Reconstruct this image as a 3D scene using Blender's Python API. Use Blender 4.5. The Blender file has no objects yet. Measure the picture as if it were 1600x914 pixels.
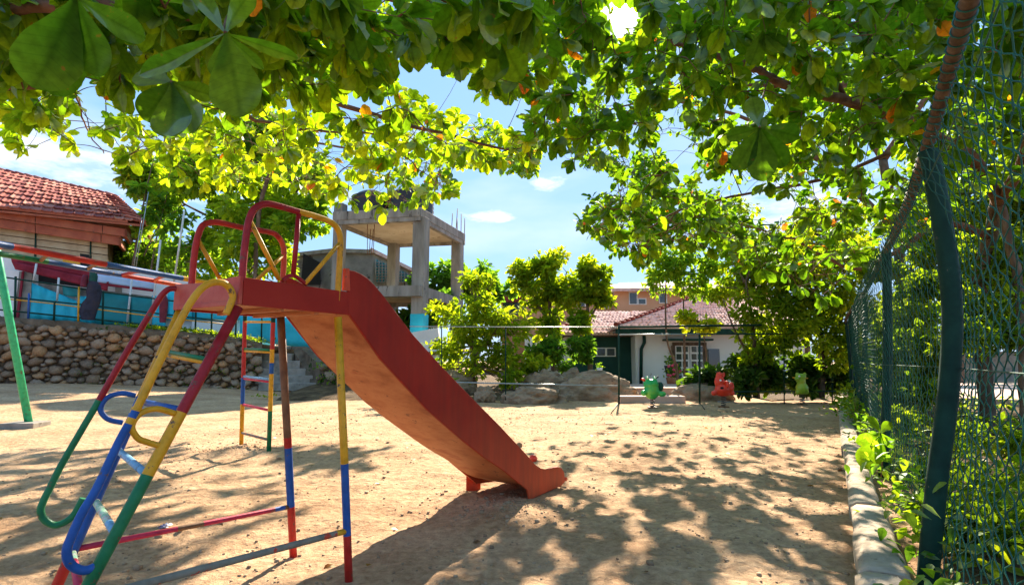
import bpy, bmesh, math, random
import numpy as np
from mathutils import Vector, Matrix, Euler, noise
random.seed(7); rng = np.random.default_rng(7)
R = math.radians
SC = bpy.context.scene; COL = SC.collection

# ------------------------------------------------------------------ camera
W, H, F, CH, HORIZ = 1600.0, 914.0, 850.0, 1.35, 563.0
PITCH = math.atan((HORIZ - H/2)/F)
cd = bpy.data.cameras.new('camera'); cam = bpy.data.objects.new('camera', cd); COL.objects.link(cam)
cd.sensor_width = 36; cd.lens = F/W*36; cd.clip_end = 2000; cd.clip_start = 0.05
cam.location = (0, 0, CH); cam.rotation_euler = (R(90)+PITCH, 0, 0); SC.camera = cam

def ray(px, py):
    u = (px-W/2)/F; v = (H/2-py)/F
    c, s = math.cos(PITCH), math.sin(PITCH)
    return Vector((u, c - v*s, s + v*c))
def P(px, py, Y):                       # the point of the sight line through a photo pixel at distance Y
    d = ray(px, py); return Vector((0, 0, CH)) + d*(Y/d.y)
def G(px, py, z=0.0):                   # where that sight line meets height z
    d = ray(px, py); return Vector((0, 0, CH)) + d*((z-CH)/d.z)
def PL(px, py, p0, n):                  # where it meets a plane
    d = ray(px, py); o = Vector((0, 0, CH)); return o + d*((p0-o).dot(n)/d.dot(n))
def proj(p):
    x, y, z = p[0], p[1], p[2]-CH
    c, s = math.cos(PITCH), math.sin(PITCH)
    w = y*c + z*s; v = -y*s + z*c
    return (W/2 + F*x/w, H/2 - F*v/w) if w > .01 else (1e9, 1e9)

# ------------------------------------------------------------------ light
SUND = ray(977, 22).normalized()
EL = math.asin(SUND.z); AZ = math.atan2(SUND.x, SUND.y)
sd = bpy.data.lights.new('sun', 'SUN'); sun = bpy.data.objects.new('sun', sd); COL.objects.link(sun)
sd.energy = 5.0; sd.angle = R(.5); sd.color = (1, .89, .72)
sun.rotation_euler = (-SUND).to_track_quat('-Z', 'Y').to_euler()
SC.view_settings.view_transform = 'Standard'; SC.view_settings.look = 'None'
SC.view_settings.exposure = 1.72; SC.view_settings.gamma = 1
SC.cycles.max_bounces = 7; SC.cycles.diffuse_bounces = 4; SC.cycles.transmission_bounces = 6; SC.cycles.transparent_max_bounces = 8
SC.cycles.sample_clamp_indirect = 6; SC.cycles.use_denoising = True

wd = bpy.data.worlds.new('World'); SC.world = wd; wd.use_nodes = True
nt = wd.node_tree; N = nt.nodes; Lk = nt.links; N.clear()
out = N.new('ShaderNodeOutputWorld'); bg = N.new('ShaderNodeBackground'); bg.inputs['Strength'].default_value = .148
sky = N.new('ShaderNodeTexSky'); sky.sky_type = 'NISHITA'; sky.sun_disc = False
sky.sun_elevation = EL; sky.sun_rotation = AZ; sky.air_density = 1.25; sky.dust_density = .15; sky.ozone_density = 2.5
def mth(op, a, b=None, c=None, clamp=False):
    m = N.new('ShaderNodeMath'); m.operation = op; m.use_clamp = clamp
    for i, v in enumerate((a, b, c)):
        if v is None: continue
        if isinstance(v, (int, float)): m.inputs[i].default_value = v
        else: Lk.new(v, m.inputs[i])
    return m.outputs[0]
tc = N.new('ShaderNodeTexCoord'); gen = tc.outputs['Generated']
def dotdir(d):
    v = N.new('ShaderNodeVectorMath'); v.operation = 'DOT_PRODUCT'; Lk.new(gen, v.inputs[0]); v.inputs[1].default_value = d; return v.outputs['Value']
cn = N.new('ShaderNodeTexNoise'); cn.inputs['Scale'].default_value = 9; cn.inputs['Detail'].default_value = 7; cn.inputs['Roughness'].default_value = .62
mp = N.new('ShaderNodeMapping'); mp.inputs['Scale'].default_value = (1, 1, 3.0); Lk.new(gen, mp.inputs[0]); Lk.new(mp.outputs[0], cn.inputs[0])
cloud = None
for (px, py, wdt, hgt, amt) in ((750, 337, 44, 12, 1.0), (858, 286, 34, 13, 1.0), (130, 258, 150, 26, .75), (215, 262, 90, 34, .8), (470, 300, 120, 30, .5), (1230, 330, 150, 45, .55), (30, 215, 100, 16, .45), (650, 215, 90, 14, .25)):
    d = ray(px, py).normalized(); az = math.atan2(d.x, d.y)
    hx = Vector((math.cos(az), -math.sin(az), 0)); up = hx.cross(d).normalized()
    if up.z < 0: up = -up
    a = mth('MULTIPLY', dotdir(hx), F/wdt); b = mth('MULTIPLY', dotdir(up), F/hgt)
    q = mth('ADD', mth('MULTIPLY', a, a), mth('MULTIPLY', b, b))
    fwd = mth('GREATER_THAN', dotdir(d), .5)
    m_ = mth('SUBTRACT', mth('ADD', 1.0, mth('MULTIPLY', mth('SUBTRACT', cn.outputs[0], .5), 5.0)), q, clamp=True)
    m_ = mth('MULTIPLY', mth('MULTIPLY', m_, amt), fwd)
    cloud = m_ if cloud is None else mth('MAXIMUM', cloud, m_)
# thin high streaks everywhere
wn = N.new('ShaderNodeTexNoise'); wn.inputs['Scale'].default_value = 2.4; wn.inputs['Detail'].default_value = 5; Lk.new(mp.outputs[0], wn.inputs[0])
cloud = mth('MAXIMUM', cloud, mth('MULTIPLY', mth('SUBTRACT', wn.outputs[0], .52, clamp=True), 1.7, clamp=True))
hs = N.new('ShaderNodeHueSaturation'); hs.inputs['Saturation'].default_value = 1.12; hs.inputs['Value'].default_value = .9; Lk.new(sky.outputs[0], hs.inputs['Color'])
gam = N.new('ShaderNodeGamma'); gam.inputs[1].default_value = .5; Lk.new(hs.outputs[0], gam.inputs[0])
flat = N.new('ShaderNodeMix'); flat.data_type = 'RGBA'; flat.inputs[0].default_value = .62; Lk.new(gam.outputs[0], flat.inputs[6]); flat.inputs[7].default_value = (.55, 1.38, 2.75, 1)
mx = N.new('ShaderNodeMix'); mx.data_type = 'RGBA'; Lk.new(cloud, mx.inputs[0]); Lk.new(flat.outputs[2], mx.inputs[6]); mx.inputs[7].default_value = (2.9, 2.95, 3.1, 1)
# the glare round the sun and its disc
sdot = dotdir(SUND)
disc = mth('MULTIPLY', mth('SUBTRACT', sdot, math.cos(R(1.15)), clamp=True), 2.0e6)
disc = mth('MINIMUM', disc, 160.0)
glow = mth('MULTIPLY', mth('POWER', mth('MAXIMUM', sdot, 0.0), 1600.0), 7.0)
gl = mth('ADD', disc, glow)
gm = N.new('ShaderNodeMix'); gm.data_type = 'RGBA'; gm.blend_type = 'ADD'; gm.inputs[0].default_value = 1
cmb = N.new('ShaderNodeCombineXYZ'); Lk.new(gl, cmb.inputs[0]); Lk.new(mth('MULTIPLY', gl, .93), cmb.inputs[1]); Lk.new(mth('MULTIPLY', gl, .78), cmb.inputs[2])
Lk.new(mx.outputs[2], gm.inputs[6]); Lk.new(cmb.outputs[0], gm.inputs[7])
Lk.new(gm.outputs[2], bg.inputs[0]); Lk.new(bg.outputs[0], out.inputs[0])
wd.cycles.sampling_method = 'MANUAL'; wd.cycles.sample_map_resolution = 1024

# ------------------------------------------------------------------ materials
def mat(name, cols, scale=8, rough=.6, bump=.0, bscale=None, spec=.4, metal=0, detail=6, chips=None, chipthr=.66, chipscale=30, coord='Object', stretch=(1, 1, 1), bumpdist=.01):
    m = bpy.data.materials.new(name); m.use_nodes = True; t = m.node_tree; n = t.nodes; l = t.links
    b = n['Principled BSDF']; b.inputs['Roughness'].default_value = rough; b.inputs['Metallic'].default_value = metal
    b.inputs['Specular IOR Level'].default_value = spec
    c = n.new('ShaderNodeTexCoord'); mpn = n.new('ShaderNodeMapping'); mpn.inputs['Scale'].default_value = stretch
    l.new(c.outputs[coord], mpn.inputs[0])
    ns = n.new('ShaderNodeTexNoise'); ns.inputs['Scale'].default_value = scale; ns.inputs['Detail'].default_value = detail; ns.inputs['Roughness'].default_value = .6
    l.new(mpn.outputs[0], ns.inputs[0])
    r = n.new('ShaderNodeValToRGB'); l.new(ns.outputs[0], r.inputs[0])
    k = len(cols); els = r.color_ramp.elements
    while len(els) < k: els.new(.5)
    for i, cc in enumerate(cols):
        els[i].position = .3 + .4*i/max(1, k-1); els[i].color = (*cc, 1)
    col = r.outputs[0]
    if chips:
        n2 = n.new('ShaderNodeTexNoise'); n2.inputs['Scale'].default_value = chipscale; n2.inputs['Detail'].default_value = 8; n2.inputs['Roughness'].default_value = .7
        l.new(mpn.outputs[0], n2.inputs[0])
        rr = n.new('ShaderNodeMapRange'); rr.inputs[1].default_value = chipthr; rr.inputs[2].default_value = chipthr+.025; l.new(n2.outputs[0], rr.inputs[0])
        mm = n.new('ShaderNodeMix'); mm.data_type = 'RGBA'; l.new(rr.outputs[0], mm.inputs[0]); l.new(col, mm.inputs[6]); mm.inputs[7].default_value = (*chips, 1)
        col = mm.outputs[2]
    l.new(col, b.inputs['Base Color'])
    if bump:
        nb = n.new('ShaderNodeTexNoise'); nb.inputs['Scale'].default_value = bscale or scale*4; nb.inputs['Detail'].default_value = 8; l.new(mpn.outputs[0], nb.inputs[0])
        bp = n.new('ShaderNodeBump'); bp.inputs['Strength'].default_value = bump; bp.inputs['Distance'].default_value = bumpdist
        l.new(nb.outputs[0], bp.inputs['Height']); l.new(bp.outputs[0], b.inputs['Normal'])
    return m
def paint(name, c, rough=.38, chips=(.13, .08, .05), thr=.605):
    d = tuple(x*.72 for x in c); return mat(name, (d, c, tuple(min(1, x*1.08+.01) for x in c)), 14, rough+.08, .12, 60, .3, chips=chips, chipthr=thr, chipscale=17)
M = {}
M['red'] = paint('red_paint', (.46, .022, .016)); M['dred'] = paint('crimson_paint', (.33, .012, .018))
M['orange'] = paint('orange_red_paint', (.62, .07, .022)); M['yellow'] = paint('yellow_paint', (.68, .33, .012))
M['blue'] = paint('blue_paint', (.012, .085, .32)); M['lblue'] = paint('pale_blue_paint', (.2, .4, .58))
M['green'] = paint('green_paint', (.008, .17, .065)); M['lgreen'] = paint('mint_green_paint', (.03, .42, .2))
M['pink'] = paint('rose_paint', (.58, .03, .07)); M['worn'] = paint('worn_paint', (.3, .22, .16), .6, (.5, .05, .03), .56)
M['rgrey'] = paint('worn_grey_paint', (.22, .2, .15), .6, (.5, .06, .03), .56)
M['multi'] = mat('flaked_layers', ((.55, .5, .1), (.2, .5, .3), (.6, .6, .5), (.5, .15, .1)), 22, .6, .3, 60)
M['rust'] = mat('rusty_brown', ((.12, .05, .02), (.22, .1, .04), (.3, .16, .05)), 9, .65, .2, 60)
M['slide_red'] = mat('weathered_red_sheet', ((.27, .013, .007), (.34, .018, .009), (.38, .026, .013)), 2.2, .55, .05, 20, .22, chips=(.12, .02, .015), chipthr=.665, chipscale=22)
M['slide_low'] = mat('worn_orange_sheet', ((.42, .05, .015), (.55, .075, .025), (.62, .12, .05)), 4, .5, .08, 30, .4, chips=(.16, .04, .02), chipthr=.69, chipscale=18)
M['end_red'] = mat('rubbed_end_panel', ((.38, .06, .035), (.5, .09, .05), (.42, .025, .014)), 5, .5, .1, 40, .4, chips=(.1, .03, .03), chipthr=.66, chipscale=20)
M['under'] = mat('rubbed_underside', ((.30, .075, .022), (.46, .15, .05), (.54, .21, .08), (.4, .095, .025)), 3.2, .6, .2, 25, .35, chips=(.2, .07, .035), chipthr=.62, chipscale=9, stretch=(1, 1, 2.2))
M['conc'] = mat('concrete', ((.16, .14, .115), (.27, .24, .2), (.36, .32, .27)), 3, .9, .4, 30, .2, chips=(.12, .1, .08), chipthr=.64, chipscale=5)
M['conc_d'] = mat('dark_concrete', ((.13, .12, .11), (.22, .2, .18), (.3, .28, .25)), .8, .9, .3, 6, .2, chips=(.07, .06, .055), chipthr=.6, chipscale=1.4)
M['conc_l'] = mat('tower_concrete', ((.17, .15, .125), (.29, .26, .22), (.4, .36, .31)), 1.1, .9, .5, 8, .2, chips=(.085, .075, .065), chipthr=.6, chipscale=1.5, stretch=(1.6, 1.6, .3), bumpdist=.03)
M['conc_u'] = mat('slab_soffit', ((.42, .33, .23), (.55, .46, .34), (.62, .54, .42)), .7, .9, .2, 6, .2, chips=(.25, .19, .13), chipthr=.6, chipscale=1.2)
M['mortar'] = mat('dark_mortar', ((.085, .062, .042), (.15, .11, .075), (.22, .165, .115)), 2, .95, .8, 9, .1, chips=(.03, .06, .012), chipthr=.58, chipscale=1.2, bumpdist=.06)
for i, cs in enumerate((((.16, .1, .06), (.27, .175, .11), (.36, .25, .165)), ((.28, .14, .065), (.42, .23, .11), (.5, .31, .175)), ((.11, .075, .05), (.2, .14, .095), (.28, .2, .14)), ((.25, .16, .1), (.36, .25, .17), (.42, .32, .23)))):
    M['stone%d' % i] = mat('field_stone_%s' % ('brown', 'ochre', 'grey', 'buff')[i], cs, 4, .85, .5, 14, .25, bumpdist=.03)
M['rock'] = mat('weathered_boulder', ((.13, .08, .048), (.25, .165, .1), (.36, .255, .17), (.2, .125, .075)), 1.7, .9, .9, 5, .2, chips=(.1, .07, .05), chipthr=.62, chipscale=3, bumpdist=.08, stretch=(1, 1, 2))
for i, c in enumerate(((.33, .075, .045), (.42, .115, .07), (.26, .05, .035), (.48, .17, .11))):
    M['tile%d' % i] = mat('clay_tile_%s' % ('red', 'rose', 'dark', 'pale')[i], (tuple(x*.7 for x in c), c, tuple(x*1.15 for x in c)), 3, .8, .2, 20, .3)
M['ptile'] = mat('faded_pink_tile', ((.5, .29, .24), (.68, .44, .37), (.76, .56, .49)), 3, .85, .2, 20, .2)
M['fascia'] = mat('brown_red_fascia', ((.25, .05, .025), (.36, .09, .04), (.42, .13, .06)), 1.5, .6, .2, 12, .3, chips=(.15, .05, .03), chipthr=.62, chipscale=4)
M['cream'] = mat('cream_boards', ((.33, .23, .13), (.44, .33, .2), (.5, .4, .26)), 1.5, .75, .15, 12, .3)
M['white'] = mat('white_wall', ((.72, .7, .66), (.82, .8, .76), (.86, .84, .8)), .8, .8, .1, 10, .3, chips=(.5, .45, .38), chipthr=.66, chipscale=1.5)
M['peach'] = mat('peach_render', ((.56, .26, .13), (.66, .33, .18), (.7, .38, .22)), .3, .85, .1, 5, .2)
M['hgreen'] = mat('dark_green_wall', ((.004, .045, .035), (.008, .065, .048), (.012, .08, .06)), 1.2, .6, .1, 8, .3)
M['pipegreen'] = mat('dark_green_pipe', ((.002, .022, .016), (.005, .038, .026), (.01, .055, .038)), 6, .6, .15, 40, .18, chips=(.16, .14, .1), chipthr=.66, chipscale=14)
M['wire'] = mat('green_coated_wire', ((.005, .05, .035), (.01, .095, .065), (.018, .13, .09)), 4, .5, 0, spec=.3)
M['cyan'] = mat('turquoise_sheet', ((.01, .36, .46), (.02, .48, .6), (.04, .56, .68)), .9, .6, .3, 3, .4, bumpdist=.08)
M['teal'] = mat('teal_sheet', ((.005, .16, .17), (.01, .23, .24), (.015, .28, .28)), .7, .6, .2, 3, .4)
M['dark'] = mat('dark_opening', ((.008, .008, .008), (.014, .013, .012)), 2, .8)
M['awning'] = mat('maroon_awning', ((.16, .01, .02), (.26, .02, .035), (.32, .03, .045)), 1.2, .7, .3, 5, .2, bumpdist=.05)
M['tank'] = mat('black_tank', ((.02, .02, .028), (.035, .035, .045)), 2, .5, .1, 8)
M['metalw'] = mat('white_metal_pole', ((.5, .5, .48), (.7, .7, .68)), 6, .45)
M['galv'] = mat('galvanised_pipe', ((.25, .28, .28), (.4, .44, .44)), 6, .4, metal=.4)
M['bark'] = mat('grey_brown_bark', ((.07, .045, .03), (.14, .095, .065), (.22, .16, .115)), 7, .9, .8, 25, .2, bumpdist=.02, stretch=(1, 1, .4))
M['bark2'] = mat('reddish_twig_bark', ((.1, .045, .025), (.17, .085, .05), (.24, .13, .085)), 9, .85, .5, 30, .2)
M['glass'] = mat('dark_window_glass', ((.02, .03, .035), (.05, .065, .07)), .8, .12, spec=.8)
M['cloth'] = mat('dark_cloth', ((.012, .012, .02), (.03, .03, .05), (.05, .035, .04)), 4, .9, .5, 12, bumpdist=.04)
M['cloth2'] = mat('maroon_cloth', ((.12, .015, .03), (.2, .03, .05)), 4, .9, .5, 12, bumpdist=.04)
M['sheet'] = mat('pale_blue_sheet', ((.35, .5, .7), (.5, .62, .78)), 2, .6)
M['soil'] = mat('leafy_soil', ((.05, .03, .016), (.12, .075, .04), (.2, .13, .07)), 3, .95, .9, 22, .1, bumpdist=.04)
M['paving'] = mat('pink_paving', ((.5, .33, .26), (.62, .43, .35)), 1, .85, .2, 10)
M['kerb'] = mat('kerb_concrete', ((.27, .2, .14), (.42, .33, .24), (.52, .42, .32)), 5, .9, .9, 16, .2, chips=(.2, .15, .1), chipthr=.6, chipscale=10, bumpdist=.02)
M['plred'] = mat('red_plastic', ((.75, .035, .012), (.85, .06, .02)), 3, .35, spec=.5, chips=(.5, .02, .01), chipthr=.66, chipscale=8)
M['plgreen'] = mat('green_plastic', ((.005, .3, .08), (.015, .42, .09), (.18, .52, .05)), 1.6, .3, spec=.5)
M['pllime'] = mat('lime_plastic', ((.16, .36, .02), (.3, .48, .03), (.5, .45, .03)), 3, .35, spec=.5)
M['spring'] = mat('spring_steel', ((.08, .07, .06), (.2, .17, .15)), 8, .5, metal=.5)
M['wrap'] = mat('crumpled_wrapper', ((.75, .7, .78), (.3, .2, .4), (.8, .78, .8), (.35, .12, .05)), 30, .35, .4, 40)
M['clay'] = mat('terracotta', ((.35, .12, .06), (.45, .18, .1)), 4, .8)
M['flower'] = mat('pink_flower', ((.65, .04, .1), (.8, .12, .2)), 6, .6)

def sand_mat():
    m = bpy.data.materials.new('dry_sand'); m.use_nodes = True; t = m.node_tree; n = t.nodes; l = t.links
    b = n['Principled BSDF']; b.inputs['Roughness'].default_value = .95; b.inputs['Specular IOR Level'].default_value = .12
    c = n.new('ShaderNodeTexCoord')
    def nz(s, d=8, r=.6):
        x = n.new('ShaderNodeTexNoise'); x.inputs['Scale'].default_value = s; x.inputs['Detail'].default_value = d; x.inputs['Roughness'].default_value = r; l.new(c.outputs['Object'], x.inputs[0]); return x.outputs[0]
    r = n.new('ShaderNodeValToRGB'); l.new(nz(.9), r.inputs[0]); e = r.color_ramp.elements
    e[0].position = .34; e[0].color = (.47, .285, .16, 1); e[1].position = .66; e[1].color = (.69, .465, .285, 1)
    r2 = n.new('ShaderNodeValToRGB'); l.new(nz(14, 8, .75), r2.inputs[0]); e = r2.color_ramp.elements
    e[0].position = .3; e[0].color = (.44, .35, .29, 1); e[1].position = .62; e[1].color = (1.05, 1.03, 1, 1)
    mm = n.new('ShaderNodeMix'); mm.data_type = 'RGBA'; mm.blend_type = 'MULTIPLY'; mm.inputs[0].default_value = .85
    l.new(r.outputs[0], mm.inputs[6]); l.new(r2.outputs[0], mm.inputs[7])
    r3 = n.new('ShaderNodeMapRange'); r3.inputs[1].default_value = .69; r3.inputs[2].default_value = .74; l.new(nz(38, 3, .5), r3.inputs[0])
    m3 = n.new('ShaderNodeMix'); m3.data_type = 'RGBA'; l.new(r3.outputs[0], m3.inputs[0]); l.new(mm.outputs[2], m3.inputs[6]); m3.inputs[7].default_value = (.2, .12, .07, 1)
    l.new(m3.outputs[2], b.inputs['Base Color'])
    b1 = n.new('ShaderNodeBump'); b1.inputs['Strength'].default_value = 1.0; b1.inputs['Distance'].default_value = .06; l.new(nz(7, 10, .68), b1.inputs['Height'])
    b2 = n.new('ShaderNodeBump'); b2.inputs['Strength'].default_value = .6; b2.inputs['Distance'].default_value = .008; l.new(nz(60, 6, .7), b2.inputs['Height']); l.new(b1.outputs[0], b2.inputs['Normal'])
    l.new(b2.outputs[0], b.inputs['Normal']); return m
M['sand'] = sand_mat()

def leaf_mat(name, stops, tr=.5, gloss=.16, trans_gain=(1.9, 1.55, .55), rough=.5):
    m = bpy.data.materials.new(name); m.use_nodes = True; t = m.node_tree; n = t.nodes; l = t.links; n.clear()
    o = n.new('ShaderNodeOutputMaterial'); a = n.new('ShaderNodeAttribute'); a.attribute_name = 'tint'
    r = n.new('ShaderNodeValToRGB'); l.new(a.outputs['Fac'], r.inputs[0]); e = r.color_ramp.elements
    while len(e) < len(stops): e.new(.5)
    for i, (p, c) in enumerate(stops): e[i].position = p; e[i].color = (*c, 1)
    # veins along the blade: pale midrib and side ribs
    uv = n.new('ShaderNodeAttribute'); uv.attribute_name = 'luv'; sp = n.new('ShaderNodeSeparateXYZ'); l.new(uv.outputs['Vector'], sp.inputs[0])
    def mt(op, x, y=None):
        q = n.new('ShaderNodeMath'); q.operation = op
        for i, v in enumerate((x, y)):
            if v is None: continue
            if isinstance(v, (int, float)): q.inputs[i].default_value = v
            else: l.new(v, q.inputs[i])
        return q.outputs[0]
    au = mt('ABSOLUTE', sp.outputs[1]); rib = mt('SUBTRACT', 1.0, mt('MINIMUM', mt('MULTIPLY', au, 22.0), 1.0))
    sv = mt('SINE', mt('MULTIPLY', mt('SUBTRACT', sp.outputs[0], mt('MULTIPLY', au, .45)), 62.0)); sv = mt('MULTIPLY', mt('POWER', mt('MAXIMUM', sv, 0.0), 14.0), .5)
    vein = mt('MINIMUM', mt('ADD', rib, sv), 1.0)
    mv = n.new('ShaderNodeMix'); mv.data_type = 'RGBA'; mv.blend_type = 'MULTIPLY'; l.new(mt('MULTIPLY', vein, .55), mv.inputs[0]); l.new(r.outputs[0], mv.inputs[6]); mv.inputs[7].default_value = (.45, .5, .5, 1)
    gn = n.new('ShaderNodeNewGeometry'); sn = n.new('ShaderNodeTexNoise'); sn.inputs['Scale'].default_value = 28; sn.inputs['Detail'].default_value = 5; l.new(gn.outputs['Position'], sn.inputs[0])
    sr = n.new('ShaderNodeMapRange'); l.new(sn.outputs[0], sr.inputs[0]); sr.inputs[1].default_value = .67; sr.inputs[2].default_value = .72; sr.inputs[4].default_value = .8
    sv2 = n.new('ShaderNodeMapRange'); l.new(sn.outputs[0], sv2.inputs[0]); sv2.inputs[1].default_value = .3; sv2.inputs[2].default_value = .65; sv2.inputs[3].default_value = .72; sv2.inputs[4].default_value = 1.15
    ms = n.new('ShaderNodeMix'); ms.data_type = 'RGBA'; l.new(sr.outputs[0], ms.inputs[0]); l.new(mv.outputs[2], ms.inputs[6]); ms.inputs[7].default_value = (.16, .09, .02, 1)
    mq = n.new('ShaderNodeMix'); mq.data_type = 'RGBA'; mq.blend_type = 'MULTIPLY'; mq.inputs[0].default_value = 1; l.new(ms.outputs[2], mq.inputs[6]); l.new(sv2.outputs[0], mq.inputs[7]); mv = mq
    d = n.new('ShaderNodeBsdfDiffuse'); l.new(mv.outputs[2], d.inputs[0])
    g = n.new('ShaderNodeMix'); g.data_type = 'RGBA'; g.blend_type = 'MULTIPLY'; g.inputs[0].default_value = 1; l.new(mv.outputs[2], g.inputs[6]); g.inputs[7].default_value = (*trans_gain, 1)
    tt = n.new('ShaderNodeBsdfTranslucent'); l.new(g.outputs[2], tt.inputs[0])
    m1 = n.new('ShaderNodeMixShader'); m1.inputs[0].default_value = tr; l.new(d.outputs[0], m1.inputs[1]); l.new(tt.outputs[0], m1.inputs[2])
    gs = n.new('ShaderNodeBsdfGlossy'); gs.inputs['Roughness'].default_value = rough; gs.inputs[0].default_value = (.55, .62, .5, 1)
    fr = n.new('ShaderNodeFresnel'); fr.inputs[0].default_value = 1.35
    m2 = n.new('ShaderNodeMixShader'); l.new(mt('MULTIPLY', fr.outputs[0], gloss*1.1), m2.inputs[0]); l.new(m1.outputs[0], m2.inputs[1]); l.new(gs.outputs[0], m2.inputs[2])
    l.new(m2.outputs[0], o.inputs[0]); return m
LS = [(0, (.035, .10, .012)), (.35, (.075, .17, .014)), (.7, (.15, .26, .016)), (.9, (.25, .34, .02)), (.945, (.30, .30, .02)), (.97, (.5, .17, .02)), (1, (.34, .09, .03))]
M['leaf'] = leaf_mat('almond_leaf', LS, tr=.66, trans_gain=(3.1, 2.6, .5))
M['leaf_y'] = leaf_mat('yellow_green_leaf', [(0, (.06, .13, .012)), (.5, (.15, .25, .02)), (1, (.30, .36, .025))], tr=.66, gloss=.1, trans_gain=(2.9, 2.4, .5))
M['leaf_g'] = leaf_mat('mid_green_leaf', [(0, (.035, .10, .025)), (.5, (.09, .2, .03)), (1, (.24, .34, .03))], tr=.66, gloss=.12, trans_gain=(3.0, 2.6, .6))
M['leaf_d'] = leaf_mat('dark_green_leaf', [(0, (.025, .07, .018)), (.5, (.05, .12, .022)), (1, (.16, .26, .03))], tr=.6, gloss=.2, trans_gain=(2.4, 2.0, .5))

# ------------------------------------------------------------------ object helpers
ORG = {}
def reg(o, w): ORG[o.name] = Vector(w)
def props(o, label=None, cat=None, group=None, kind=None):
    if label: o['label'] = label
    if cat: o['category'] = cat
    if group: o['group'] = group
    if kind: o['kind'] = kind
    return o
def thing(name, loc, label, cat, group=None):
    o = bpy.data.objects.new(name, None); COL.objects.link(o); o.location = loc; o.empty_display_size = .2; reg(o, loc)
    return props(o, label, cat, group)
def attach(o, world, parent):
    COL.objects.link(o)
    if parent is not None: o.parent = parent; o.location = Vector(world) - ORG[parent.name]
    else: o.location = world
    reg(o, world); return o
class MB:
    def __init__(s): s.v = []; s.f = []; s.m = []; s.sm = []
    def add(s, vs, fs, mi=0, smooth=False):
        b = len(s.v); s.v += [Vector(p) for p in vs]
        for f in fs: s.f.append([b+i for i in f]); s.m.append(mi); s.sm.append(smooth)
        return s
    def tube(s, pts, r, n=12, mi=0, cap=True, mis=None, smooth=True):
        pts = [Vector(p) for p in pts]; k = len(pts); rs = r if isinstance(r, (list, tuple)) else [r]*k
        b = len(s.v); t0 = (pts[1]-pts[0]).normalized(); ref = Vector((0, 0, 1)) if abs(t0.z) < .9 else Vector((1, 0, 0))
        u = t0.cross(ref).normalized()
        for i, p in enumerate(pts):
            t = (pts[min(i+1, k-1)]-pts[max(i-1, 0)]).normalized(); u = (u - t*u.dot(t)).normalized(); w = t.cross(u)
            for j in range(n):
                a = 2*math.pi*j/n; s.v.append(p + (u*math.cos(a)+w*math.sin(a))*rs[i])
        for i in range(k-1):
            for j in range(n):
                a = b+i*n+j; c = b+i*n+(j+1) % n; s.f.append([a, c, c+n, a+n]); s.m.append(mis[i] if mis else mi); s.sm.append(smooth)
        if cap:
            s.f.append([b+j for j in range(n)][::-1]); s.m.append(mis[0] if mis else mi); s.sm.append(False)
            s.f.append([b+(k-1)*n+j for j in range(n)]); s.m.append(mis[-1] if mis else mi); s.sm.append(False)
        return s
    def prism(s, poly, vec, mi=0):
        poly = [Vector(p) for p in poly]; n = len(poly); b = len(s.v); vec = Vector(vec)
        s.v += poly + [p+vec for p in poly]
        s.f.append(list(range(b, b+n))); s.f.append([b+n+i for i in range(n)][::-1]); s.m += [mi, mi]; s.sm += [False]*2
        for i in range(n):
            j = (i+1) % n; s.f.append([b+j, b+i, b+n+i, b+n+j]); s.m.append(mi); s.sm.append(False)
        return s
    def box(s, c, size, rz=0, mi=0):
        x, y, z = [q/2 for q in size]; rot = Matrix.Rotation(rz, 3, 'Z'); c = Vector(c)
        vs = [c + rot @ Vector((sx*x, sy*y, sz*z)) for sz in (-1, 1) for sx, sy in ((-1, -1), (1, -1), (1, 1), (-1, 1))]
        return s.add(vs, [(3, 2, 1, 0), (4, 5, 6, 7), (0, 1, 5, 4), (1, 2, 6, 5), (2, 3, 7, 6), (3, 0, 4, 7)], mi)
    def ball(s, c, r, n=10, mi=0):
        c = Vector(c); r = r if isinstance(r, (tuple, list)) else (r, r, r); vs = []; fs = []
        for i in range(n+1):
            th = math.pi*i/n
            for j in range(n*2): ph = math.pi*j/n; vs.append(c+Vector((r[0]*math.sin(th)*math.cos(ph), r[1]*math.sin(th)*math.sin(ph), r[2]*math.cos(th))))
        for i in range(n):
            for j in range(n*2): a = i*2*n+j; b_ = i*2*n+(j+1) % (2*n); fs.append((a, a+2*n, b_+2*n, b_))
        return s.add(vs, fs, mi, True)
    def build(s, name, mats, parent=None, org=None, bevel=0, **kw):
        if not isinstance(mats, (list, tuple)): mats = [mats]
        c = Vector(org) if org is not None else (sum(s.v, Vector())/len(s.v) if parent is not None else Vector((sum(p.x for p in s.v)/len(s.v), sum(p.y for p in s.v)/len(s.v), min(p.z for p in s.v))))
        me = bpy.data.meshes.new(name); me.from_pydata([p-c for p in s.v], [], s.f)
        for m_ in mats: me.materials.append(M[m_] if isinstance(m_, str) else m_)
        me.polygons.foreach_set('material_index', s.m); me.polygons.foreach_set('use_smooth', s.sm)
        me.validate(); me.update()
        o = bpy.data.objects.new(name, me); attach(o, c, parent)
        bm = bmesh.new(); bm.from_mesh(me); bmesh.ops.recalc_face_normals(bm, faces=bm.faces); bm.to_mesh(me); bm.free()
        if bevel:
            b = o.modifiers.new('bevel', 'BEVEL'); b.width = bevel; b.segments = 2; b.limit_method = 'ANGLE'
        return props(o, **kw)
def smooth_path(pts, sub=8):
    pts = [Vector(p) for p in pts]; o = []; k = len(pts)
    for i in range(k-1):
        p0, p1, p2, p3 = pts[max(i-1, 0)], pts[i], pts[i+1], pts[min(i+2, k-1)]
        for j in range(sub):
            t = j/sub; o.append(.5*((2*p1)+(p2-p0)*t+(2*p0-5*p1+4*p2-p3)*t*t+(3*p1-3*p2+p3-p0)*t**3))
    return o+[pts[-1]]
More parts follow.
